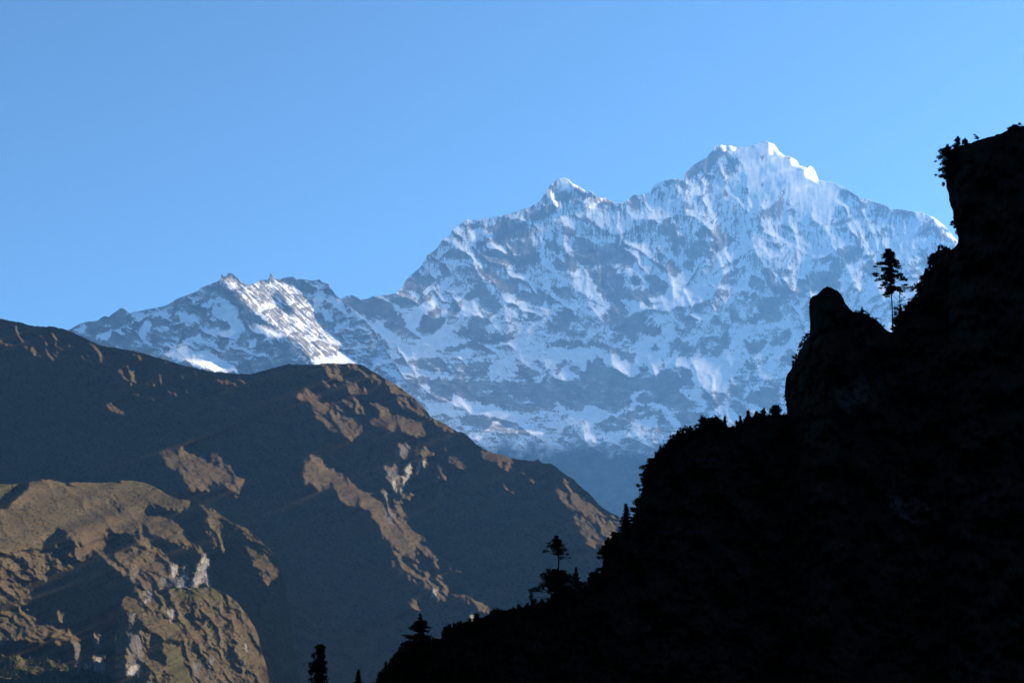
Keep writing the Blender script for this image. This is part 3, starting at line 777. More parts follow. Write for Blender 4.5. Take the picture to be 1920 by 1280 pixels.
# ------------------------------------------------------------------ brown hillside (middle distance)
HILL_CREST = ("-160,585 0,597 40,605 65,612 100,612 130,620 190,648 250,657 300,671 345,685 400,697 440,700 470,701 510,690 540,682 590,684 605,681 625,681 645,682 660,681 675,683 "
              "690,690 709,702 740,720 762,735 775,744 790,760 802,772 806,780 820,788 840,797 857,809 868,810 880,820 893,832 910,842 925,849 945,853 958,859 "
              "975,861 1000,864 1008,860 1016,868 1035,869 1048,880 1060,889 1075,897 1085,910 1100,920 1112,932 1122,945 1135,955 1160,967 1200,1000 1260,1050 1320,1100 1500,1230 1700,1340 1900,1390")
LIT_D = """
n .55: 700,60 900,130 1180,260 1400,480 1400,540 1240,480 1040,290 860,200
n .8: 820,560 900,520 1000,470 1200,580 1360,590 1360,700 1250,700 1100,660 840,610
n .6: 100,320 180,260 400,400 600,520 820,650 760,700 640,740 590,750 500,700 300,560 260,440
n .7: 400,80 500,80 540,150 420,110
n .7: 360,190 480,230 480,260 420,240
n .8: 590,210 700,230 770,260 760,310 640,280
n .45: 460,280 640,360 720,410 880,540 780,530 640,470 520,340
n .6: 750,380 900,420 1000,470 860,470
n .6: 1050,380 1200,390 1330,490 1240,470 1100,410
n .8: 1420,545 1560,595 1690,675 1620,700
n .5: 340,10 640,5 700,50 560,60 460,45
n .55: 1060,870 1150,790 1230,840 1240,900 1120,960
n .6: 1240,880 1350,850 1440,920 1300,920
n .9: 1170,1070 1220,1040 1210,1110 1170,1190
n .6: 1000,1060 1120,990 1110,1100 1080,1200 1100,1290 1060,1290 1000,1160
n .9: 1300,985 1325,985 1305,1085
n .9: 1345,985 1362,985 1348,1045
n .7: 1390,975 1530,1055 1500,1065
n .7: 1490,1080 1580,1150 1540,1155
n .7: 1590,865 1660,930 1640,935
n .7: 1640,950 1700,980 1800,1045 1720,1035
o .9: 80,110 160,90 240,140 400,260 560,380 700,450 860,560 920,640 960,650 940,720 1060,710 1180,790 1240,860 1280,920 1200,940 1360,1010 1400,1060 1500,1110 1550,1180 1610,1240 1540,1200 1440,1120 1290,1045 1170,990 1180,1130 1080,1080 980,1000 890,910 830,860 820,770 720,700 700,620 560,570 460,520 400,440 320,370 180,390 70,340
o .9: 1000,430 1140,470 1120,530 1060,510
o .9: 960,520 1020,540 1060,650 1040,700 1000,600
o .8: 940,1050 1030,1140 1200,1290 1120,1290 960,1180
o .8: 1165,1150 1340,1270 1290,1280
o .5: 880,200 1000,210 1000,330 980,420 940,320
o .9: 1085,195 1112,195 1112,260 1060,350 1030,410 1060,290
o .5: 840,400 880,400 870,560 850,480
o .5: 1360,1140 1390,1150 1400,1240 1360,1220
q .85: 480,-10 560,20 700,100 840,190 830,230 750,250 730,180 600,70
q .7: 750,-10 830,60 900,120 970,170 900,170 850,150 790,60
q .9: 980,165 1060,175 1140,230 1290,305 1360,390 1300,345 1180,285 1200,345 1100,265
q .7: 1030,60 1100,110 1120,190 1060,130
q .6: 440,240 590,250 590,310 450,340
q .9: 1090,400 1120,390 1110,450 1090,460
p .8: 340,360 540,370 610,400 640,490 600,520 500,460 400,420
p .6: 1090,710 1280,790 1440,880 1480,960 1600,1020 1720,1040 1710,1160 1650,1290 1420,1290 1340,1150 1290,1060 1220,960 1120,860
p .7: 735,550 930,665 900,675 800,615
p .7: 555,675 660,740 600,725
p .7: 0,335 60,390 200,505 120,495 40,430
p .5: 1170,650 1200,660 1235,720 1210,700
r .8: 540,752 600,748 640,762 620,790
r .85: 800,985 930,968 1000,1000 1080,1050 1060,990 1100,978 1200,1050 1220,1110 1180,1190 1110,1120 1030,1160 960,1170 900,1080 930,1060 860,1050
r .15: 0,330 250,370 450,420 700,470 900,560 1150,600 1250,640 1000,650 700,620 480,560 200,480 0,450
r .5: 600,570 680,580 680,610 660,645 620,600
r .5: 740,640 800,628 790,652
r .5: 1100,620 1220,620 1200,650
r .45: 840,670 960,670 900,690
r .5: 170,480 280,500 240,515
r .5: 0,425 60,430 30,445
r .5: 680,690 780,710 760,720
"""
HILL_TINTS = """
n 2: 1060,870 1150,790 1230,840 1240,900 1120,960
n 3: 1165,1070 1225,1030 1215,1110 1170,1200
n 2: 1000,1060 1120,990 1110,1100 1080,1200 1100,1290 1060,1290 1000,1160
n 3: 1295,985 1325,985 1305,1085
n 3: 1345,985 1364,985 1348,1045
o 2: 880,200 1000,210 1000,330 980,420 940,320
o 3: 1080,190 1115,190 1115,260 1060,350 1030,415 1050,290
o 3: 950,310 980,310 985,420 960,415
o 2: 840,400 880,400 870,560 850,480
o 2: 870,600 950,650 940,760 880,740
q 3: 1085,395 1125,385 1115,450 1090,465
q 3: 680,150 740,120 740,210 690,200
n 1: 100,320 180,260 400,400 500,480 300,520
n 1: 820,560 900,520 1200,580 1360,590 1360,700 1250,700 1100,660 840,610
n 1: 540,640 610,700 600,760 540,720
o 1: 200,180 420,290 560,380 620,460 560,440 380,330
p 1: 340,360 540,370 610,400 640,490 600,520 500,460 400,420
"""
LIT_D = parse(LIT_D); HILL_TINTS = parse(HILL_TINTS)

def hill_color(X, Y, tints, seed, sward=(0.184, 0.140, 0.088)):
    n1 = fbm(X / 60.0, Y / 40.0, seed, 4)[..., None]
    n2 = fbm((X * 0.8 + Y * 0.6) / 20.0, (X * 0.6 - Y * 0.8) / 5.0, seed + 3, 5, 0.7)[..., None]
    n3 = fbm(X / 5.0, Y / 4.0, seed + 7, 3)[..., None]
    grass = np.array(sward); scrub = np.array([0.058, 0.056, 0.040]); earth = np.array([0.155, 0.117, 0.078])
    c = grass * (1 + 0.18 * n2) + 0 * n1
    c = c + (earth - c) * sstep(0.1, 0.9, n1 + 0.4 * n2)
    c = c + (scrub - c) * 0.8 * sstep(0.05, 0.7, n3 * 1.1 + 0.9 * n2 - 0.3 * n1)
    streak = fbm(X / 3.6, Y / 20.0, seed + 15, 4, 0.75)
    crack = (1 + 0.45 * fbm(X / 2.4, Y / 9.0, seed + 16, 3, 0.7))[..., None]
    rust = np.array([0.190, 0.126, 0.084]); grey = np.array([0.200, 0.188, 0.170]); pale = np.array([0.46, 0.43, 0.385]); green = np.array([0.118, 0.125, 0.055])
    for v, tone in ((1, rust * (1 + 0.2 * n2)), (4, green * (1 + 0.3 * n2)), (2, grey * crack), (3, pale * crack)):
        k = paint(np.zeros(X.shape), [(1.0, q) for w, q in tints if w == v], X, Y, 6.5 if v in (2, 3) else 3.5, 3.5, 1 / 8.0, seed + 12 + v, 1.0)
        if v in (2, 3):
            k = sstep(0.40, 0.72, k + 0.85 * streak * sstep(0, 0.25, k))
        else:
            k = (0.4 if v == 1 else 0.6) * sstep(0.1, 0.9, k + 0.35 * n3[..., 0] * sstep(0, 0.3, k))
        c = c + (tone - c) * k[..., None]
    return np.clip(c * 0.36, 0.012, 0.8)

def want_hill(polys, seed, crags, dark=-0.040, dirx=0.8, diry=0.6, power=1.5):
    def f(X, Y):
        m = paint(np.zeros(X.shape), polys, X, Y, 8.5, 3.5, 1 / 9.0, seed, 1.5)
        st = fbm((X * dirx + Y * diry) / 24.0, (X * diry - Y * dirx) / 5.5, seed + 4, 4)
        bl = fbm(X / 11.0, Y / 9.0, seed + 8, 4)
        fi = fbm((X * dirx + Y * diry) / 9.0, (X * diry - Y * dirx) / 3.2, seed + 21, 3)
        cr = np.clip(crags.sunward(X, Y), -2.6, 2.6)
        s = 1.12 * m + (0.34 * st + 0.20 * bl + 0.20 * fi + 0.24 * cr) * sstep(0.02, 0.25, m) * sstep(1.45, 0.6, m)
        lit = sstep(0.30, 0.76, s)
        q = 0.35 + 0.65 * sstep(1.05, 0.75, m)
        L = dark + 0.003 * fbm(X / 40.0, Y / 40.0, seed + 13, 3)
        return L + lit * (power + q * (0.36 * st + 0.26 * bl + 0.42 * fi + 0.55 * cr))
    return f

crags_d = Crags(-170, 1330, 575, 1400, 1.3, [(40.0, ONE)], 36.0, 2.4, 6, 310, 0.74)
relief_d = Relief(-170, 1330, 575, 1400, 1.6, want_hill(LIT_D, 300, crags_d), 0.95)
wd = np.log(2800.0) - float(relief_d(np.array([600.0]), np.array([700.0]))[0])
cols = np.concatenate([np.arange(-160, 0, 6.0), np.arange(0, 1200, 1.5), np.arange(1200, 1880, 8.0)])
slope_mesh('brown_hillside', cols, crest_line(HILL_CREST, 1.2, 25, 1 / 8.0), 1395.0, 520,
           lambda x, y: np.exp(relief_d(x, y) + wd), lambda x, y: hill_color(x, y, HILL_TINTS, 320), M_HILL,
           [(25, 6), (100, 45), (350, 260), (800, 900)])

# ------------------------------------------------------------------ nearer grassy spur, bottom left
SPUR_CREST = ("-160,902 0,907 20,908 32,906 50,903 68,899 80,898 96,899 112,903 125,906 140,903 160,904 180,905 200,904 225,901 240,900 255,902 270,904 285,910 300,918 "
              "320,930 338,935 355,938 370,940 385,938 396,950 410,962 425,972 440,982 452,986 463,990 475,1000 487,1012 500,1025 512,1036 520,1044 527,1060 534,1090 542,1150 560,1260 580,1380")
LIT_F = """
k 1: -200,145 160,140 60,240 -200,420
k 1.1: 390,95 600,105 660,200 760,125 900,125 1100,130 1300,105 1400,120 1500,165 1700,265 1900,315 1820,400 1700,390 1500,350 1420,340 1440,440 1560,540 1700,500 1800,600 1860,720 1800,730 1550,640 1420,500 1400,600 1350,630 1230,600 1000,590 1060,640 1040,780 800,880 700,850 820,770 750,700 660,680 700,560 600,590 420,690 400,800 300,790 200,820 -200,780 -200,560 200,300 330,140
k .45: 1040,220 1150,260 1230,400 1180,440 1080,300
k .42: -200,780 400,800 500,830 640,700 560,850 720,980 720,1020 480,1000 460,1090 330,1060 300,1160 300,1290 -200,1290
k .6: 1330,720 1400,680 1500,700 1600,800 1700,930 1760,960 1740,1080 1600,1160 1500,1150 1360,1140 1340,1000 1180,960 1100,890 1230,860 1330,800
k .8: 1500,470 1600,460 1720,540 1790,590 1850,700 1920,765 1900,795 1780,700
l .5: -200,640 240,540 400,600 350,700 520,680 640,710 760,800 900,830 800,860 700,880 500,880 260,840 -200,820
l .7: 590,580 740,600 730,660 620,640
l .45: -200,240 200,200 320,280 270,470 160,490 -200,450
l .9: 950,1000 1050,1010 1040,1180 930,1150
l .8: 745,880 780,890 795,1000 775,1110 755,1000
l .7: 860,1100 910,1100 900,1160
l .6: 930,840 990,770 1020,890 960,960
l .4: -200,1000 600,1060 850,1160 1200,1200 1200,1290 -200,1290
m .9: 635,110 705,90 695,210 640,190
m .9: 715,310 780,110 800,200 790,330
m .95: 855,310 910,110 990,20 1025,60 1005,200 1015,300 960,230 900,315
m .7: 540,240 640,200 690,240 660,330 560,300
m .8: 1480,0 1600,20 1720,190 1620,260 1500,80
s .8: 985,355 1050,390 1100,430 1210,490 1245,490 1385,620 1360,625 1300,585 1200,505 1100,450
s .7: 1010,380 1060,440 1110,500 1085,530 1120,620 1080,610 1030,490
s .8: 1240,600 1390,740 1340,770 1290,700
s .8: 935,578 1040,638 1030,645
m .6: -200,-50 0,0 300,20 480,100 560,330 300,420 240,240 100,150
"""
TINT_F = """
k 4: -200,145 160,140 60,240 -200,420
l 3: 950,1000 1050,1010 1040,1185 930,1160
l 2: 740,880 785,890 800,1000 775,1110 755,1000
l 3: 860,1100 910,1100 900,1160
l 2: 930,840 990,770 1020,890 960,960
l 4: -200,1000 600,1060 850,1160 1200,1200 1200,1290 -200,1290
m 3: 630,110 705,85 695,215 640,195
m 3: 712,320 780,110 805,200 795,335
m 3: 850,315 910,110 990,15 1030,60 1010,200 1020,305 960,230 900,320
m 2: 540,240 640,200 690,240 660,330 560,300
m 2: 290,130 320,130 300,240 270,230
m 1: 320,30 460,120 480,300 400,330 300,280
k 4: 1250,100 1400,110 1450,150 1300,150
k 1: 760,560 1060,600 1040,780 800,880 700,850 820,770
k 1: 1060,480 1160,480 1240,600 1060,580
"""
LIT_F = parse(LIT_F); TINT_F = parse(TINT_F)
crags_f = Crags(-170, 600, 880, 1400, 1.2, [(38.0, ONE)], 40.0, 2.0, 6, 410, 0.74)
relief_f = Relief(-170, 600, 880, 1400, 1.5, want_hill(LIT_F, 400, crags_f, -0.030, 0.85, 0.5, 1.2), 0.9)
wf = np.log(2100.0) - float(relief_f(np.array([200.0]), np.array([950.0]))[0])
cols = np.concatenate([np.arange(-160, 0, 6.0), np.arange(0, 580.1, 1.25)])
slope_mesh('grassy_spur', cols, crest_line(SPUR_CREST, 1.0, 35, 1 / 8.0), 1395.0, 380,
           lambda x, y: np.exp(relief_f(x, y) + wf), lambda x, y: hill_color(x, y, TINT_F, 420, (0.188, 0.148, 0.086)), M_HILL,
           [(12, 3), (60, 30), (200, 160), (500, 600)])

# ------------------------------------------------------------------ rounded bluff in front of it
BLUFF_CREST = ("205,1300 213,1240 217,1180 222,1150 227,1128 235,1118 250,1110 270,1107 300,1105 316,1104 340,1101 360,1102 385,1101 400,1102 412,1106 420,1110 432,1118 440,1124 448,1132 455,1142 464,1152 470,1164 "
               "478,1175 484,1190 486,1200 489,1215 494,1230 500,1248 505,1262 504,1275 506,1290 510,1340 515,1390")
LIT_G = """
m .65: 620,330 800,320 1050,320 1160,360 1300,440 1360,550 1440,670 1530,820 1570,1000 1640,1170 1640,1300 1640,1500 900,1500 860,1290 760,860 700,700 640,560
m .1: 740,560 860,590 1000,620 1100,720 1000,700 880,660 780,620
m .15: 720,470 860,480 840,520 740,520
m .2: 980,820 1140,930 1250,900 1330,1060 1420,1200 1300,1150 1180,1000
m .2: 760,900 860,880 1000,960 1060,1080 960,1000 860,960
m .9: 1300,640 1440,670 1530,830 1500,860 1380,780 1260,720
m .9: 1460,980 1560,1010 1640,1170 1620,1300 1540,1250 1440,1100
m 1: 80,335 220,430 300,500 420,555 560,635 700,700 760,860 640,835 520,795 400,685 280,585 130,495 120,470 230,520
m 1: 580,900 700,920 780,1060 860,1290 900,1500 700,1500 700,1290 620,1130
m .85: 220,790 330,780 330,1130 220,1195
m .7: 240,600 285,600 240,770
m .8: 405,370 445,350 430,440 370,500
m .7: 330,1000 480,1040 600,1150 560,1140 420,1060
m .55: 300,300 460,330 560,450 620,560 560,600 440,500 300,470
m .6: 330,780 420,800 440,960 340,980
m .6: 430,1060 580,1140 640,1290 420,1290
m .8: 600,560 660,560 640,650
"""
TINT_G = """
m 4: 620,330 800,320 1050,320 1160,360 1200,430 1060,440 900,420 700,420
m 4: 660,640 780,640 800,700 700,700
m 4: 580,900 700,920 780,1060 860,1290 700,1290 620,1130
m 1: 1300,640 1440,670 1530,830 1500,860 1380,780 1260,720
m 1: 1460,980 1560,1010 1640,1170 1620,1300 1540,1250 1440,1100
m 1: 840,800 960,850 1060,960 940,900
m 3: 200,1120 330,1110 330,1200 200,1205
m 2: 220,790 340,780 340,1120 215,1130
m 2: 235,600 290,600 240,780
m 3: 400,370 450,350 435,450 365,510
m 3: 600,555 665,555 640,660
m 2: 870,1080 920,1100 910,1220 880,1200
m 2: 1030,1010 1070,1010 1030,1230 1000,1220
m 3: 1385,900 1410,930 1405,960 1390,940
"""
LIT_G = parse(LIT_G); TINT_G = parse(TINT_G)
crags_g = Crags(190, 530, 1080, 1400, 1.0, [(54.0, ONE)], 34.0, 2.2, 6, 510, 0.74)
relief_g = Relief(195, 525, 1085, 1400, 1.5, want_hill(LIT_G, 500, crags_g, -0.025, 0.62, 0.78, 1.2), 0.75)
wg = np.log(1800.0) - float(relief_g(np.array([350.0]), np.array([1180.0]))[0])
slope_mesh('rounded_bluff', np.arange(205, 515.1, 1.1), crest_line(BLUFF_CREST, 1.3, 45, 1 / 7.0), 1395.0, 300,
           lambda x, y: np.exp(relief_g(x, y) + wg), lambda x, y: hill_color(x, y, TINT_G, 520, (0.190, 0.148, 0.082)), M_HILL,
           [(8, 2), (40, 25), (120, 120), (260, 300)])
# ------------------------------------------------------------------ black wooded slope with rock pillar and cliff, foreground
DARK_CREST = ("300,1470 480,1420 560,1390 640,1345 690,1300 710,1280 723,1264 744,1239 765,1228 790,1220 811,1212 830,1204 845,1188 860,1183 886,1181 905,1173 922,1168 932,1158 939,1154 957,1148 "
              "999,1139 1029,1129 1047,1123 1070,1112 1094,1102 1104,1096 1108,1078 1126,1073 1130,1062 1131,1048 1137,1036 1148,1025 1153,1014 1158,1004 1168,1000 1180,990 1187,976 1196,962 "
              "1200,945 1203,920 1208,906 1217,886 1228,872 1240,860 1256,848 1266,832 1285,822 1306,814 1322,802 1336,794 1352,796 1366,806 1380,806 1402,794 1430,780 1450,778 1472,777 "
              "1473,738 1474,710 1484,690 1490,678 1496,661 1503,647 1511,636 1516,625 1517,590 1518,572 1520,560 1523,555 1532,552 1540,544 1546,539 1551,537 1559,539 1572,546 1579,555 1585,569 1592,577 1600,584 1612,585 "
              "1620,587 1627,591 1645,600 1655,611 1664,620 1674,623 1684,606 1700,592 1716,573 1727,553 1736,528 1745,506 1752,490 1764,480 1774,474 1774.6,462 1775.2,440 1776.5,300 1779,287 1786,280 1800,273 1820,268 1835,262 "
              "1850,258 1865,254 1880,249 1890,243 1905,240 1925,236 2000,205 2150,150 2400,30 2800,-160 3300,-330")
DARK_DEPTH = np.array([[300, 175], [710, 205], [930, 255], [1130, 300], [1200, 325], [1480, 385], [1520, 380], [1560, 380], [1675, 405], [1790, 425], [1920, 425], [3300, 460]], float) * np.array([1, 0.5])

def dark_depth(x, y):
    c = dark_crest0(x)
    Yc = np.interp(x, DARK_DEPTH[:, 0], DARK_DEPTH[:, 1])
    dz = np.maximum(y - c, 0) * Yc / F_PX
    n = fbm(x / 60.0, y / 70.0, 600, 5, 0.55)
    n2 = fbm(x / 14.0, y / 18.0, 606, 4, 0.6)
    ramp = sstep(0, 60, y - c)
    return Yc - 0.55 * dz - (6.0 * n + 1.2 * n2) * ramp * Yc / 400.0 - 1.0 * ramp

_dc = np.array([[float(q) for q in w.split(',')] for w in DARK_CREST.split()])
_sx = np.arange(300, 3300, 2.0)
_sy = np.interp(_sx, _dc[:, 0], _dc[:, 1])
_k = np.exp(-np.linspace(-2, 2, 41) ** 2); _k /= _k.sum()
_sy = np.convolve(np.pad(_sy, 20, 'edge'), _k, 'valid')
def dark_crest0(x):
    return np.interp(x, _sx, _sy) - 12

def dark_warp(x, y):
    cliff = np.interp(y, [250, 300, 330, 350, 375, 394, 412, 440, 458, 474, 490], [0, -1, -3, 0, 5, 12, 14, 21, 24, 4, 0]) * sstep(1766, 1776, x) * sstep(1850, 1795, x)
    pillar = np.interp(y, [560, 576, 592, 604, 616, 700, 740, 776, 800], [0, -1, 0, 4, 3, 0, -1, 7, 0]) * sstep(1466, 1473, x) * sstep(1560, 1520, x)
    jag = fbm(y / 9.0, x / 40.0, 640, 4, 0.6) * sstep(1766, 1776, x) * sstep(1850, 1795, x) * sstep(265, 290, y) * sstep(474, 455, y)
    jag2 = fbm(y / 8.0, x / 40.0, 645, 4, 0.6) * sstep(1466, 1473, x) * sstep(1560, 1520, x) * sstep(545, 570, y)
    return cliff + pillar + 3.8 * jag + 2.2 * jag2

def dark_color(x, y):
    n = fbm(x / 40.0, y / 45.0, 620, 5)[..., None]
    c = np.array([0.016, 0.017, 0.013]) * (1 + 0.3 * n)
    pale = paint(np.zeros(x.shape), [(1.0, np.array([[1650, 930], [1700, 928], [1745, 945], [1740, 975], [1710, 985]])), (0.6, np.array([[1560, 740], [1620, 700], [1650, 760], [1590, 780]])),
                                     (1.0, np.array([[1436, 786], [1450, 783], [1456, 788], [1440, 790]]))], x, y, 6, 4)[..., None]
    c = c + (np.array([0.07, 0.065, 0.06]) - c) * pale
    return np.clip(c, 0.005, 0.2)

cols = np.concatenate([np.arange(300, 700, 5.0), np.arange(700, 1465, 1.6), np.arange(1465, 1485, 0.5), np.arange(1485, 1515, 1.2), np.arange(1515, 1524, 0.5),
                       np.arange(1524, 1770, 1.4), np.arange(1770, 1773.6, 0.4), np.arange(1773.6, 1777, 0.05), np.arange(1777, 1780, 0.4), np.arange(1780, 1930, 1.4), np.arange(1930, 3301, 14.0)])
dark_crest = crest_line(DARK_CREST, 1.3, 55, 1 / 6.0)
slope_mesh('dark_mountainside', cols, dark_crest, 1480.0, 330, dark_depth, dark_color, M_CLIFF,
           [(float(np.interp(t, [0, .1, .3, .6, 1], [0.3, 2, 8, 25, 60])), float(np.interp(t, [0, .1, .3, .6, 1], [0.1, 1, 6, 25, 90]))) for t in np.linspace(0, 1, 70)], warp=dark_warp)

# valley floor, and an unseen wall added to shade the foreground
def ground_sheet():
    n = 90
    g = np.linspace(-1, 1, n)
    g = np.sign(g) * np.abs(g) ** 2.2
    X, Y = np.meshgrid(g * 18500, g * 14500 + 5000)
    r = np.hypot(X, Y)
    Z = -2.0 + 10 * fbm(X / 900.0, Y / 900.0, 700, 4) * sstep(60, 900, r) - 8 * sstep(60, 900, r)
    idx = np.arange(n * n).reshape(n, n)
    q = np.stack([idx[:-1, :-1], idx[:-1, 1:], idx[1:, 1:], idx[1:, :-1]], -1).reshape(-1, 4)
    return structure(link_mesh('valley_floor', np.stack([X, Y, Z], -1).reshape(-1, 3), q, M_GROUND, smooth=True))
ground_sheet()

def added_shade_wall():
    """added out-of-view wall behind and right of the viewer, blocks sky and sun"""
    u = np.linspace(-1, 1, 190); v = np.linspace(0, 1, 60)
    U, V = np.meshgrid(u, v)
    ang = -1.75 + (U + 1) * 0.5 * (1.75 + 2.45)
    right = sstep(1.3, 1.9, ang)
    R = 90 + 260 * right + 900 * V + 60 * fbm(U * 6, V * 4, 710, 4)
    X = np.sin(ang) * R * 1.2; Y = -np.cos(ang) * R + 10
    Z = -14 + (800 + 500 * right) * sstep(0, 1.1, V) * (1 - 0.35 * sstep(-0.2, -1, U)) + 50 * V * fbm(U * 9, V * 6, 720, 5)
    Z[:, :] = np.where(V < 0.02, -20, Z)
    idx = np.arange(U.size).reshape(U.shape)
    q = np.stack([idx[:-1, :-1], idx[1:, :-1], idx[1:, 1:], idx[:-1, 1:]], -1).reshape(-1, 4)
    col = np.repeat(np.array([[0.03, 0.034, 0.02]]), U.size, 0)
    return structure(link_mesh('added_shade_wall', np.stack([X, Y, Z], -1).reshape(-1, 3), q, M_CLIFF, smooth=True, colors=col))
added_shade_wall()
# ------------------------------------------------------------------ trees and shrubs on the dark slope
rng = np.random.RandomState(11)

def tube(pts, radii, sides=6):
    """tapered tube through points -> verts, quads"""
    pts = np.asarray(pts, float); V = []; Q = []
    n = len(pts)
    for i in range(n):
        d = pts[min(i + 1, n - 1)] - pts[max(i - 1, 0)]
        d /= np.linalg.norm(d) + 1e-9
        a = np.cross(d, [0.31, 0.93, 0.2]); a /= np.linalg.norm(a) + 1e-9
        b = np.cross(d, a)
        th = np.arange(sides) * 2 * math.pi / sides
        V.append(pts[i] + radii[i] * (np.cos(th)[:, None] * a + np.sin(th)[:, None] * b))
    for i in range(n - 1):
        for k in range(sides):
            k2 = (k + 1) % sides
            Q.append((i * sides + k, i * sides + k2, (i + 1) * sides + k2, (i + 1) * sides + k))
    return np.concatenate(V), np.array(Q)

def leaves(centres, radii, counts, length, width, lift=0.15, flat=0.5):
    """needle tufts: slim rhombus faces scattered in ellipsoids, pointing outwards"""
    C = np.repeat(centres, counts, 0); R = np.repeat(radii, counts, 0)
    n = len(C)
    u = rng.normal(size=(n, 3)); u /= np.linalg.norm(u, axis=1, keepdims=True)
    u *= rng.rand(n, 1) ** 0.45
    p = C + u * R
    d = u * np.array([1, 1, flat]) + rng.normal(size=(n, 3)) * 0.45 + np.array([0, 0, lift])
    d /= np.linalg.norm(d, axis=1, keepdims=True)
    s = np.cross(d, rng.normal(size=(n, 3))); s /= np.linalg.norm(s, axis=1, keepdims=True) + 1e-9
    L = length * (0.6 + 0.8 * rng.rand(n, 1)); W = width * (0.6 + 0.8 * rng.rand(n, 1))
    V = np.stack([p - d * L * 0.4, p + s * W * 0.5, p + d * L * 0.6, p - s * W * 0.5], 1).reshape(-1, 3)
    Q = np.arange(n * 4).reshape(n, 4)
    return V, Q

def merge(parts):
    V, Q, o = [], [], 0
    for v, q in parts:
        V.append(v); Q.append(q + o); o += len(v)
    return np.concatenate(V), np.concatenate(Q)

def tag(o, label, cat, group=None):
    o['label'] = label; o['category'] = cat
    if group:
        o['group'] = group

def px_pts(tile, pts):
    ox, oy, s = TILES[tile]
    p = np.array(pts, float)
    q = p.copy(); q[:, 0] = p[:, 0] / s + ox; q[:, 1] = p[:, 1] / s + oy
    q[:, 2:] = p[:, 2:] / s
    return q

def plant(name, label, cat, tile, trunk, clumps, group=None, dense=3.0, leaf=(4.6, 1.7), limbs=True, twigs=(), Y=None, lift=0.1, flat=0.5, fat=1.12):
    """trunk: (x, y, radius) from the foot upwards; clumps: (x, y, rx, ry); all read off the photo at the plant's own distance"""
    tr = px_pts(tile, trunk); cl = px_pts(tile, clumps)
    cl[:, 2:] *= fat
    if Y is None:
        Y = float(np.interp(tr[0, 0], DARK_DEPTH[:, 0], DARK_DEPTH[:, 1])) - 0.6
    m = Y / F_PX                                                # metres per photo pixel here
    foot = at(tr[0, 0], tr[0, 1], Y)
    root = bpy.data.objects.new(name, None)
    scene.collection.objects.link(root)
    root.location = foot
    tag(root, label, cat, group)
    T = np.array([at(x, y, Y) for x, y, r in tr]) - foot
    parts = [tube(T, np.maximum(tr[:, 2] * m, 0.012), 7)]
    ty = tr[:, 1][::-1]; tx = tr[:, 0][::-1]
    cen, rad = [], []
    for x, y, rx, ry in cl:
        bx = float(np.interp(y, ty, tx)); dx = x - bx
        spots = [(x, y, rng.uniform(-0.35, 0.35) * (abs(dx) + rx), 1.0)]
        for sg in (-1, 1):
            spots.append((bx + dx * 0.30 + rng.uniform(-1, 1), y + rng.uniform(-1, 1) * ry * 0.4, sg * (abs(dx) * 0.85 + rx * 0.5) * rng.uniform(0.7, 1.1), 0.85))
        for sx, sy, sd, sc in spots:
            c = at(sx, sy, Y) - foot + np.array([0, sd * m, 0])
            cen.append(c); rad.append(np.array([rx, rx * 0.9, ry]) * m * sc)
            if limbs and abs(dx) > 1.0:
                hy = min(y + 0.18 * abs(dx), tr[0, 1]) + 0.5
                j = at(float(np.interp(hy, ty, tx)), hy, Y) - foot
                mid = (j + c) / 2 + np.array([0, 0, 0.05 * abs(dx) * m])
                r0 = max(0.022 * abs(dx) * m, 0.010)
                parts.append(tube([j, mid, c], [r0, r0 * 0.7, r0 * 0.3], 5))
    for tw in twigs:
        q = px_pts(tile, [(x, y, 0) for x, y in tw])
        w = np.array([at(x, y, Y) for x, y, _ in q]) - foot
        w[:, 1] += np.linspace(0, rng.uniform(-1, 1) * 6 * m, len(w))
        parts.append(tube(w, np.linspace(0.45, 0.2, len(w)) * m, 5))
    V, Q = merge(parts)
    link_mesh('trunk', V, Q, M_BARK, root)
    cen = np.array(cen); rad = np.array(rad)
    if len(cen):
        cnt = np.maximum(6, (rad[:, 0] * rad[:, 2] * math.pi / (leaf[0] * leaf[1] * 0.5 * m * m) * dense)).astype(int)
        V, Q = leaves(cen, rad, cnt, leaf[0] * m, leaf[1] * m, lift, flat)
        link_mesh('crown', V, Q, M_LEAF, root)
    return root

def spruce(x, y0, y1, w, n=7, skew=0.0, bare=0.0):
    """clump list of a conifer in photo pixels: apex (x, y0), foot y1, full width w at the bottom"""
    c = [(x, y0 + 0.02 * (y1 - y0), w * 0.05 + 0.4, (y1 - y0) * 0.045 + 0.5)]
    for i in range(n):
        t = (i + 0.6) / n
        yy = y0 + (y1 - y0) * t
        hw = w * 0.5 * (0.14 + 0.90 * t) * rng.uniform(0.85, 1.2)
        rx = max(hw * 0.52, 0.9); ry = (y1 - y0) / n * 0.42
        c.append((x, yy, hw * 0.5 + 0.5, ry * 1.2))
        for sg in (-1, 1):
            if rng.rand() > bare:
                k = rng.uniform(0.85, 1.1)
                c.append((x + sg * hw * 0.55 * k, yy + ry * 0.6, rx * k, ry * 0.8))
    return c

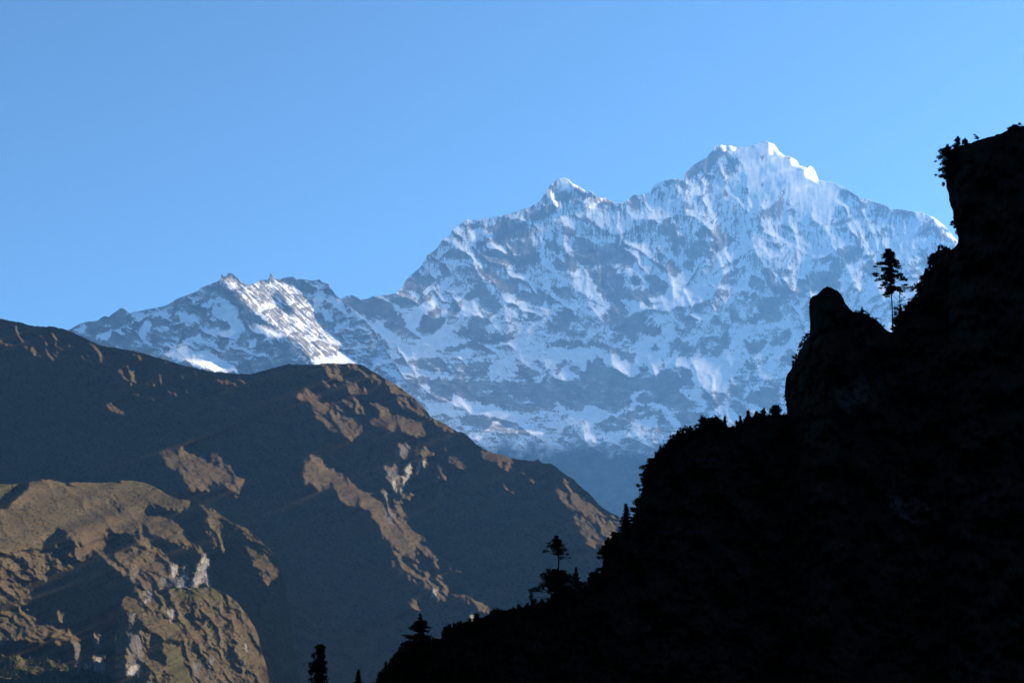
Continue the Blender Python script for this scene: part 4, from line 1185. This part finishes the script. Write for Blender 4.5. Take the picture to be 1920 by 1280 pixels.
# the tall pine and its companion between the pillar and the cliff
plant('pine_tree', 'tall slender pine with layered drooping boughs in the notch right of the rock pillar', 'tree', 't',
      [(603, 1180, 9), (598, 1040, 8.5), (595, 900, 8), (588, 760, 7), (583, 640, 6.5), (575, 500, 5.5), (566, 320, 4.5), (552, 230, 3), (543, 175, 1.5)],
      [(545, 190, 34, 20), (560, 235, 60, 34), (500, 245, 34, 12), (590, 268, 44, 26), (480, 285, 26, 9), (530, 335, 55, 20), (440, 362, 50, 15), (392, 380, 24, 8),
       (632, 345, 36, 36), (655, 388, 34, 16), (692, 410, 18, 6), (510, 430, 52, 18), (590, 440, 44, 14), (400, 465, 38, 14), (412, 490, 24, 12), (500, 500, 44, 20),
       (540, 528, 54, 18), (445, 540, 46, 12), (398, 555, 20, 6), (690, 480, 32, 20), (720, 522, 36, 24), (746, 555, 22, 14), (604, 490, 22, 22), (604, 542, 20, 14),
       (500, 606, 46, 12), (466, 630, 24, 9), (590, 640, 52, 32), (556, 682, 44, 24), (510, 722, 36, 12), (640, 648, 44, 20)],
      leaf=(3.6, 1.3), fat=1.22, dense=5.5, flat=0.35, twigs=[((592, 720), (640, 770), (670, 812)), ((590, 760), (540, 740), (505, 746)), ((596, 950), (570, 975), (560, 965)), ((598, 1010), (560, 1040), (530, 1052)),
                              ((594, 880), (560, 880)), ((594, 820), (570, 850), (550, 842))])
plant('pine_tree', 'thin half bare pine with one side bough beside the tall pine in the notch', 'tree', 't',
      [(697, 1010, 7), (692, 920, 6), (688, 840, 5.5), (682, 720, 4), (677, 640, 2.5)],
      [(715, 668, 40, 10), (760, 645, 34, 9), (805, 638, 44, 15), (850, 645, 30, 12), (822, 678, 18, 8), (672, 640, 28, 14), (790, 772, 26, 8), (640, 872, 34, 13), (700, 880, 16, 20), (625, 890, 20, 8)],
      leaf=(4.0, 1.2), twigs=[((690, 700), (740, 750), (790, 770), (832, 742)), ((690, 880), (650, 905), (605, 905)), ((690, 930), (712, 900)), ((690, 960), (670, 940)), ((688, 800), (710, 780))])
# umbrella-topped pine with a bushy tree under it
plant('pine_tree', 'lone pine with a flat umbrella crown on a bare trunk above a bushy tree', 'tree', 'u',
      [(560, 1010, 10), (557, 890, 9), (563, 800, 8.5), (552, 700, 8), (547, 580, 6), (538, 500, 3), (533, 478, 1.5)],
      [(530, 492, 26, 20), (530, 540, 60, 28), (440, 560, 34, 11), (590, 592, 50, 28), (500, 585, 46, 18), (460, 612, 56, 16), (412, 650, 42, 13), (376, 676, 22, 8), (628, 648, 42, 22),
       (662, 690, 30, 13), (572, 682, 46, 18), (520, 690, 30, 12), (622, 730, 30, 9), (690, 742, 16, 8), (560, 640, 30, 20)],
      leaf=(4.2, 1.4), Y=139.0, twigs=[((553, 720), (575, 700)), ((558, 860), (530, 870))])
plant('bushy_tree', 'dark spreading bushy tree leaning left under the umbrella pine', 'tree', 'u',
      [(610, 1260, 22), (560, 1150, 18), (540, 1040, 12), (540, 920, 6)],
      [(560, 920, 100, 36), (430, 960, 80, 50), (436, 892, 26, 26), (358, 938, 26, 12), (520, 1000, 140, 60), (400, 1062, 90, 32), (310, 1110, 80, 28), (232, 1128, 34, 30), (228, 1210, 24, 40),
       (640, 1000, 110, 60), (690, 962, 50, 24), (680, 1100, 110, 70), (600, 1180, 60, 50), (260, 1250, 30, 20)], Y=138.0, leaf=(4.6, 1.8))
plant('spruce_tree', 'small pointed conifer just right of the umbrella pine', 'tree', 'w',
      [(1084, 1100, 1.5), (1081, 1080, 1.2), (1080, 1064, 0.5)], spruce(1080, 1064, 1098, 17, 5), Y=141.0)
plant('spruce_tree', 'narrow pointed conifer against the hazy valley where the dark slope steepens', 'tree', 'w',
      [(1174, 1004, 2), (1174, 975, 1.4), (1174, 949, 0.5)], spruce(1174, 946, 1002, 34, 9, 0), dense=4.0)
plant('spruce_tree', 'broad layered conifer standing highest on the lower left dark slope', 'tree', 'w',
      [(789, 1262, 3), (789, 1220, 2.4), (788, 1180, 1.6), (788, 1150, 0.5)],
      [(788, 1152, 1.5, 3), (788, 1159, 4, 3), (788, 1166, 9, 3.4), (779, 1168, 5, 2), (797, 1166, 6, 3), (788, 1173, 14, 3.4), (772, 1176, 8, 2.2), (802, 1175, 7, 2), (788, 1181, 11, 3.6), (777, 1179, 7, 2), (800, 1183, 6, 2.4),
       (789, 1190, 10, 4), (762, 1191, 9, 2), (773, 1195, 14, 4), (802, 1194, 10, 4), (809, 1200, 7, 4), (788, 1203, 24, 6), (764, 1208, 12, 6), (812, 1210, 9, 6), (788, 1218, 30, 8), (762, 1226, 14, 9), (814, 1226, 10, 8), (788, 1240, 34, 10), (758, 1246, 12, 8), (757, 1214, 9, 7), (750, 1232, 12, 9), (742, 1248, 14, 9), (732, 1262, 14, 9), (818, 1218, 10, 8)], Y=108.0, leaf=(5.0, 1.7))
plant('spruce_tree', 'ragged dark conifer cut by the bottom edge left of the dark slope', 'tree', 'w',
      [(600, 1400, 4), (599, 1300, 3), (600, 1240, 2), (603, 1208, 0.6)],
      [(603, 1210, 2.5, 4), (597, 1214, 7, 5), (607, 1214, 4, 3), (600, 1221, 8, 6), (587, 1228, 4, 5), (604, 1230, 7, 6), (596, 1240, 10, 6), (585, 1246, 7, 6), (607, 1243, 6, 6), (598, 1254, 15, 6), (583, 1258, 6, 7), (609, 1258, 5, 5),
       (600, 1268, 12, 6), (584, 1274, 6, 5), (610, 1272, 6, 4), (599, 1284, 15, 8), (599, 1300, 18, 9), (599, 1320, 22, 12), (599, 1345, 26, 14)], Y=94.0, leaf=(5.0, 1.8))
plant('spruce_tree', 'small conifer tip showing at the bottom edge between two darker trees', 'tree', 'w',
      [(673, 1380, 3), (673, 1300, 1.6), (672, 1259, 0.5)], spruce(672, 1257, 1345, 44, 11), Y=99.0)
plant('spruce_tree', 'small blunt conifer beside the pale rock on the lower dark slope', 'tree', 'w',
      [(893, 1190, 1.5), (894, 1172, 1.2), (895, 1153, 0.6)], spruce(895, 1152, 1182, 22, 5), Y=124.0)
plant('spruce_tree', 'left one of two thin conifer tips above the steep slope edge', 'tree', 'w',
      [(1236, 885, 1.4), (1237, 865, 1), (1237, 845, 0.4)], spruce(1237, 844, 876, 19, 6, bare=0.2), dense=2.6)
plant('spruce_tree', 'right one of two thin conifer tips above the steep slope edge', 'tree', 'w',
      [(1247, 880, 1.4), (1247, 862, 1), (1246, 845, 0.4)], spruce(1246.5, 844, 872, 15, 6, bare=0.2), dense=2.6)
plant('bushy_tree', 'dense knobbly tree on the slope edge just above the two thin conifer tips', 'tree', 'w',
      [(1269, 860, 2), (1268, 842, 1.5), (1268, 824, 0.6)],
      [(1268, 824, 2.5, 4), (1269, 831, 7, 5), (1260, 833, 3, 5), (1268, 839, 9, 5), (1276, 842, 6, 6), (1260, 847, 6, 4), (1271, 850, 9, 5)])
plant('bushy_tree', 'largest rounded tree on the saddle left of the rock pillar', 'tree', 'w',
      [(1344, 820, 2.5), (1344, 802, 2), (1343, 784, 1)],
      [(1343, 783, 3.5, 4), (1341, 789, 9, 5), (1351, 791, 6, 4), (1333, 794, 9, 5), (1346, 797, 14, 6), (1328, 802, 9, 5), (1358, 803, 9, 5), (1340, 806, 20, 6), (1318, 808, 7, 4), (1366, 810, 7, 3)], dense=3.5)
plant('spruce_tree', 'short conifer tip touching the largest rounded tree on the saddle', 'tree', 'w',
      [(1359, 812, 1.2), (1359, 795, 0.9), (1359, 781, 0.4)], spruce(1359, 780, 802, 11, 4))
plant('round_tree', 'small round crowned tree perched on the ledge at the foot of the pillar', 'tree', 'w',
      [(1455, 782, 1.1), (1454, 775, 0.9), (1454, 766, 0.6)],
      [(1449, 766, 5, 4), (1459, 765, 6, 4), (1453, 762, 4, 3), (1446, 770, 4, 3.5), (1463, 769, 4, 4), (1454, 771, 9, 4), (1454, 777, 7, 3)], dense=4.0)
# cliff-top and cliff-edge shrubs
plant('hanging_shrub', 'wide tangle of shrub hanging off the upper left corner of the cliff', 'shrub', 'v',
      [(640, 700, 12), (560, 640, 10), (500, 620, 6)],
      [(430, 510, 50, 32), (396, 650, 60, 30), (350, 670, 24, 12), (444, 758, 50, 16), (392, 880, 40, 26), (345, 935, 26, 12), (436, 955, 50, 24), (410, 1000, 20, 14), (480, 1095, 20, 36), (556, 450, 28, 28), (600, 450, 16, 24), (600, 560, 60, 70),
       (520, 700, 50, 70), (500, 850, 56, 70), (500, 990, 40, 40), (490, 560, 40, 30)], leaf=(3.8, 1.2), dense=4.5, fat=1.35, Y=211.5)
plant('shrub', 'first little upright shrub on the cliff top, next to the hanging tangle', 'shrub', 'v',
      [(740, 440, 6), (730, 380, 5), (735, 270, 2)], [(720, 315, 42, 28), (672, 322, 18, 12), (736, 275, 14, 20), (690, 405, 50, 34), (740, 370, 24, 40)], leaf=(3.4, 1.1), dense=4.5, fat=1.3, Y=212)
plant('shrub', 'second little upright shrub on the cliff top, just left of the bare rim', 'shrub', 'v',
      [(850, 410, 6), (852, 350, 4), (855, 285, 2)], [(850, 345, 46, 30), (855, 292, 10, 18), (885, 365, 24, 24), (820, 330, 18, 14)], leaf=(3.4, 1.1), dense=4.5, fat=1.3, Y=212)
plant('shrub', 'tiny shrub leaning left alone on the bare cliff rim', 'shrub', 'v',
      [(1100, 310, 5), (1070, 265, 4), (1025, 220, 2)], [(1030, 222, 20, 12), (1060, 250, 24, 14), (1030, 275, 16, 8), (1085, 285, 26, 16)], leaf=(3.2, 1.0), Y=212)
plant('shrub', 'low shrub on the cliff rim at the right edge of the picture', 'shrub', 'v',
      [(1720, 160, 5), (1720, 110, 3), (1760, 60, 2)], [(1650, 110, 30, 24), (1700, 85, 40, 24), (1760, 70, 36, 24), (1830, 85, 36, 18), (1740, 120, 80, 24), (1900, 70, 30, 24)], leaf=(3.4, 1.1), dense=4.5, fat=1.3, Y=212)
plant('shrub', 'small shrub stuck to the overhanging cliff face above the slope', 'shrub', 'w',
      [(1794, 428, 0.8), (1790, 422, 0.6), (1787, 418, 0.4)], [(1786, 417, 3.5, 3), (1784, 421, 3, 1.8), (1790, 414, 2, 3), (1793, 424, 5, 4), (1797, 432, 4, 6)], leaf=(3.2, 1.0), Y=211)
plant('shrub', 'spiky tall shrub at the foot of the cliff wall', 'shrub', 'w',
      [(1776, 484, 1.2), (1775, 474, 0.9), (1774, 463, 0.4)],
      [(1774, 465, 1.6, 4), (1770, 469, 3, 3), (1779, 470, 3, 4), (1774, 474, 7, 5), (1765, 476, 4, 2.5), (1760, 475, 2.5, 3), (1783, 476, 4, 4), (1787, 470, 2, 4)], leaf=(4.2, 1.2))
plant('shrub', 'loose leafy shrub low on the slope right of the two notch pines', 'shrub', 'w',
      [(1701, 602, 0.9), (1700, 594, 0.7), (1699, 588, 0.4)], [(1699, 586, 4, 2.5), (1694, 589, 3, 2.5), (1705, 585, 3, 2), (1700, 592, 6, 3), (1709, 588, 3, 3)], leaf=(3.4, 1.2))
plant('shrub', 'tiny shrub on the sloping shoulder right of the pillar top', 'shrub', 'w',
      [(1617, 586, 0.6), (1617, 582, 0.5), (1617, 577, 0.3)], [(1616.5, 578, 1.4, 2.2), (1617, 582, 3, 2), (1609, 582, 2, 1.5), (1622, 584, 3, 1.6)], leaf=(2.6, 0.9))
def bare_shrub(label, x, y, w, h, n, Y=None):
    tw = []
    for i in range(n):
        sg = rng.choice([-1, 1]); k = rng.uniform(0.25, 1.0)
        tw.append(((x, y), (x + sg * w * 0.25 * k, y - h * 0.8), (x + sg * w * 0.55 * k, y - h * rng.uniform(0.8, 1.05)), (x + sg * w * (0.7 + 0.3 * rng.rand()) * k, y - h * rng.uniform(0.3, 0.7))))
    plant('bare_shrub', label, 'shrub', 'w', [(x, y + 3, 0.8), (x, y - 2, 0.6), (x + 1, y - h * 0.5, 0.3)], [(x - w * 0.5, y - h * 0.4, 2, 1.5), (x + w * 0.4, y - h * 0.6, 2, 1.2)], limbs=False, twigs=tw, Y=Y, dense=0.7)
bare_shrub('leafless twiggy shrub with arching stems in the dip of the saddle', 1385, 806, 14, 17, 14)
bare_shrub('leafless shrub with one arching stem over the edge below the saddle', 1284, 822, 11, 9, 7)

# repeated small shrubs: prototypes of foliage on a stem, copied along the slope edges
def shrub_proto(seed_, tall):
    r = np.random.RandomState(seed_)
    k = r.randint(5, 9)
    cen = np.stack([r.normal(0, 0.35, k), r.normal(0, 0.3, k), r.uniform(0.15, 0.85, k) * tall], 1)
    rad = np.stack([r.uniform(0.16, 0.34, k), r.uniform(0.16, 0.34, k), r.uniform(0.12, 0.28, k) * tall], 1)
    V, Q = leaves(cen, rad, np.full(k, 60), 0.26, 0.085, 0.25, 0.7)
    st = [tube([(0, 0, -0.4), (0, 0, 0.1), tuple(c)], [0.04, 0.03, 0.01], 5) for c in cen]
    V, Q = merge([(V, Q)] + st)
    return V, Q
PROTO = [shrub_proto(40 + i, 0.8 + 0.25 * (i % 4)) for i in range(6)]
proto_obs = []
def put_shrub(px, py, size, label, group):
    i = rng.randint(len(PROTO))
    while len(proto_obs) <= i:
        proto_obs.append(None)
    if proto_obs[i] is None:
        V, Q = PROTO[i]
        o = link_mesh('shrub', V, Q, M_LEAF); proto_obs[i] = o
    else:
        o = proto_obs[i].copy(); scene.collection.objects.link(o)
    Y = float(np.interp(px, DARK_DEPTH[:, 0], DARK_DEPTH[:, 1])) - 0.4
    o.location = at(px, py, Y); s = size * Y / F_PX
    o.scale = (s, s, s); o.rotation_euler = (0, 0, rng.uniform(0, 6.28))
    tag(o, label, 'shrub', group)

def shrub_row(x0, x1, n, smin, smax, label, group, drop=1.0):
    for k in range(n):
        x = x0 + (x1 - x0) * (k + rng.uniform(0.1, 0.9)) / n
        put_shrub(x, float(dark_crest(np.array([x]))[0]) + drop, rng.uniform(smin, smax), label, group)

shrub_row(712, 780, 14, 10, 19, 'dark shrub among many on the lowest left edge of the dark slope', 'shrubs on the lowest left slope edge', 4)
shrub_row(815, 935, 24, 12, 26, 'dark rounded shrub on the gentle slope edge below the umbrella pine', 'shrubs on the gentle lower slope edge', 3)
shrub_row(940, 1130, 24, 7, 15, 'low dark shrub along the slope edge around the umbrella pine', 'low shrubs around the umbrella pine', 2)
shrub_row(1131, 1158, 13, 10, 20, 'dark shrub on the steep slope edge around the narrow conifer', 'shrubs on the steep middle slope edge', 3)
shrub_row(1188, 1262, 30, 10, 22, 'dark shrub on the steep slope edge around the two thin conifer tips', 'shrubs on the steep upper slope edge', 3)
shrub_row(1264, 1345, 26, 10, 22, 'dark shrub on the slope edge leading up to the saddle', 'shrubs below the saddle', 3)
shrub_row(1362, 1432, 18, 8, 17, 'dark shrub along the saddle left of the rock pillar', 'shrubs on the saddle', 3)
shrub_row(1484, 1516, 10, 5, 10, 'small shrub clinging to the left wall of the rock pillar', 'shrubs on the pillar wall', 2)
shrub_row(1676, 1772, 32, 10, 23, 'dark shrub on the steep slope edge between the notch and the cliff', 'shrubs between notch and cliff', 3)
shrub_row(1600, 1662, 9, 3, 7, 'tuft of scrub on the shoulder right of the pillar', 'scrub tufts on the pillar shoulder', 1)

# small conifers in the fringe: one built, the rest copied with their parts
def copy_tree(o):
    c = o.copy(); scene.collection.objects.link(c)
    for ch in list(o.children):
        d = ch.copy(); scene.collection.objects.link(d); d.parent = c
    return c
fringe = []
for x0, x1, n, label, group in ((1206, 1342, 15, 'small dark conifer in the fringe of the steep slope below the saddle', 'small conifers below the saddle'),
                                (1134, 1156, 4, 'small dark conifer on the steep edge beside the narrow pointed conifer', 'small conifers on the steep middle edge'),
                                (826, 930, 6, 'small dark conifer on the gentle edge right of the broad layered conifer', 'small conifers on the gentle edge'),
                                (716, 752, 4, 'small dark conifer on the lowest slope edge left of the broad layered conifer', 'small conifers on the lowest edge'),
                                (1684, 1768, 7, 'small dark conifer on the slope edge between the notch pines and the cliff', 'small conifers between notch and cliff'),
                                (1372, 1428, 4, 'small dark conifer on the saddle between the rounded tree and the pillar', 'small conifers on the saddle')):
    for k in range(n):
        x = x0 + (x1 - x0) * (k + rng.uniform(0.1, 0.9)) / n
        y = float(dark_crest(np.array([x]))[0]) + 2
        if len(fringe) < 3:
            h = 26.0
            o = plant('spruce_tree', label, 'tree', 'w', [(x, y, 1.3), (x, y - h * 0.5, 1.0), (x + 0.5, y - h, 0.4)],
                      spruce(x, y - h, y - 1, 15 + 3 * len(fringe), 6, bare=0.1), group, dense=4.0)
            fringe.append((o, float(np.interp(x, DARK_DEPTH[:, 0], DARK_DEPTH[:, 1]))))
            Y = fringe[-1][1]; s = rng.uniform(0.55, 1.0)
        else:
            src, Ys = fringe[rng.randint(len(fringe))]
            o = copy_tree(src)
            Y = float(np.interp(x, DARK_DEPTH[:, 0], DARK_DEPTH[:, 1])); s = rng.uniform(0.5, 1.05) * Y / Ys
            o.location = at(x, y, Y - 0.5)
            tag(o, label, 'tree', group)
        o.scale = (s, s, s); o.rotation_euler = (0, 0, rng.uniform(0, 6.28))

# scrub covering the slope: beyond counting
def undergrowth():
    n = 15000
    x = rng.uniform(640, 2300, n); c = dark_crest(x)
    y = c + (rng.rand(n) ** 1.8) * (1400 - c)
    keep = ~((x > 1470) & (x < 1600) & (y < 720)) & ~((x > 1770) & (y < 520)) & ~((x > 1600) & (x < 1672) & (y < c + 8))
    x, y = x[keep], y[keep]
    D = dark_depth(x, y)
    P = at(x, y, D)
    V, Q = leaves(P, np.full((len(P), 3), 0.25), np.full(len(P), 5), 0.42, 0.12, 0.5, 1.0)
    o = link_mesh('undergrowth', V, Q, M_LEAF)
    o['kind'] = 'stuff'; o['label'] = 'dark scrub and grass covering the shaded slope'
    return o
undergrowth()

def distant_forest():
    """wooded foot of the grassy spur: small conical crowns that read as one mass"""
    cen, rad = [], []
    for i in range(420):
        x = rng.uniform(-10, 235); lo = np.interp(x, [0, 110, 160, 200, 240], [1228, 1238, 1256, 1262, 1275])
        y = rng.uniform(lo + 2, 1330)
        Y = float(np.exp(relief_f(np.array([x]), np.array([y]))[0] + wf)) - 1.5
        m = Y / F_PX; h = rng.uniform(6, 12); p = at(x, y, Y)
        for t, w in ((0.15, 0.34), (0.45, 0.26), (0.75, 0.14)):
            cen.append(p + np.array([0, 0, h * t * m])); rad.append(np.array([w, w, 0.17]) * h * m)
    V, Q = leaves(np.array(cen), np.array(rad), np.full(len(cen), 16), 1.6, 0.7, 0.2, 0.6)
    o = link_mesh('distant_forest', V, Q, M_FOREST)
    o['kind'] = 'stuff'; o['label'] = 'dark green wood at the foot of the grassy spur'
distant_forest()
# ------------------------------------------------------------------ haze
def haze_box():
    zs, top = [], []
    for o in scene.objects:
        if o.type == 'MESH':
            co = np.empty(len(o.data.vertices) * 3, np.float32); o.data.vertices.foreach_get('co', co)
            z = co[2::3] + o.matrix_world.translation.z
            zs.append(z.min()); top.append(z.max())
    z0, z1 = min(zs) - 1.0, max(top) + 25.0
    x0, x1, y0, y1 = -19000, 19000, -10000, 20000
    v = [(x, y, z) for z in (z0, z1) for y in (y0, y1) for x in (x0, x1)]
    f = [(0, 2, 3, 1), (4, 5, 7, 6), (0, 1, 5, 4), (2, 6, 7, 3), (0, 4, 6, 2), (1, 3, 7, 5)]
    m = bpy.data.materials.new('valley haze'); m.use_nodes = True
    n, l = m.node_tree.nodes, m.node_tree.links
    n.clear()
    out = n.new('ShaderNodeOutputMaterial'); p = n.new('ShaderNodeVolumePrincipled')
    p.inputs['Color'].default_value = HAZE_COLOR
    p.inputs['Density'].default_value = HAZE_DENSITY
    p.inputs['Density Attribute'].default_value = ''
    p.inputs['Anisotropy'].default_value = 0.35
    l.new(p.outputs['Volume'], out.inputs['Volume'])
    try:
        m.cycles.homogeneous_volume = True
    except Exception:
        pass
    o = link_mesh('haze', v, f, m)
    o['kind'] = 'stuff'
    return o
haze_box()
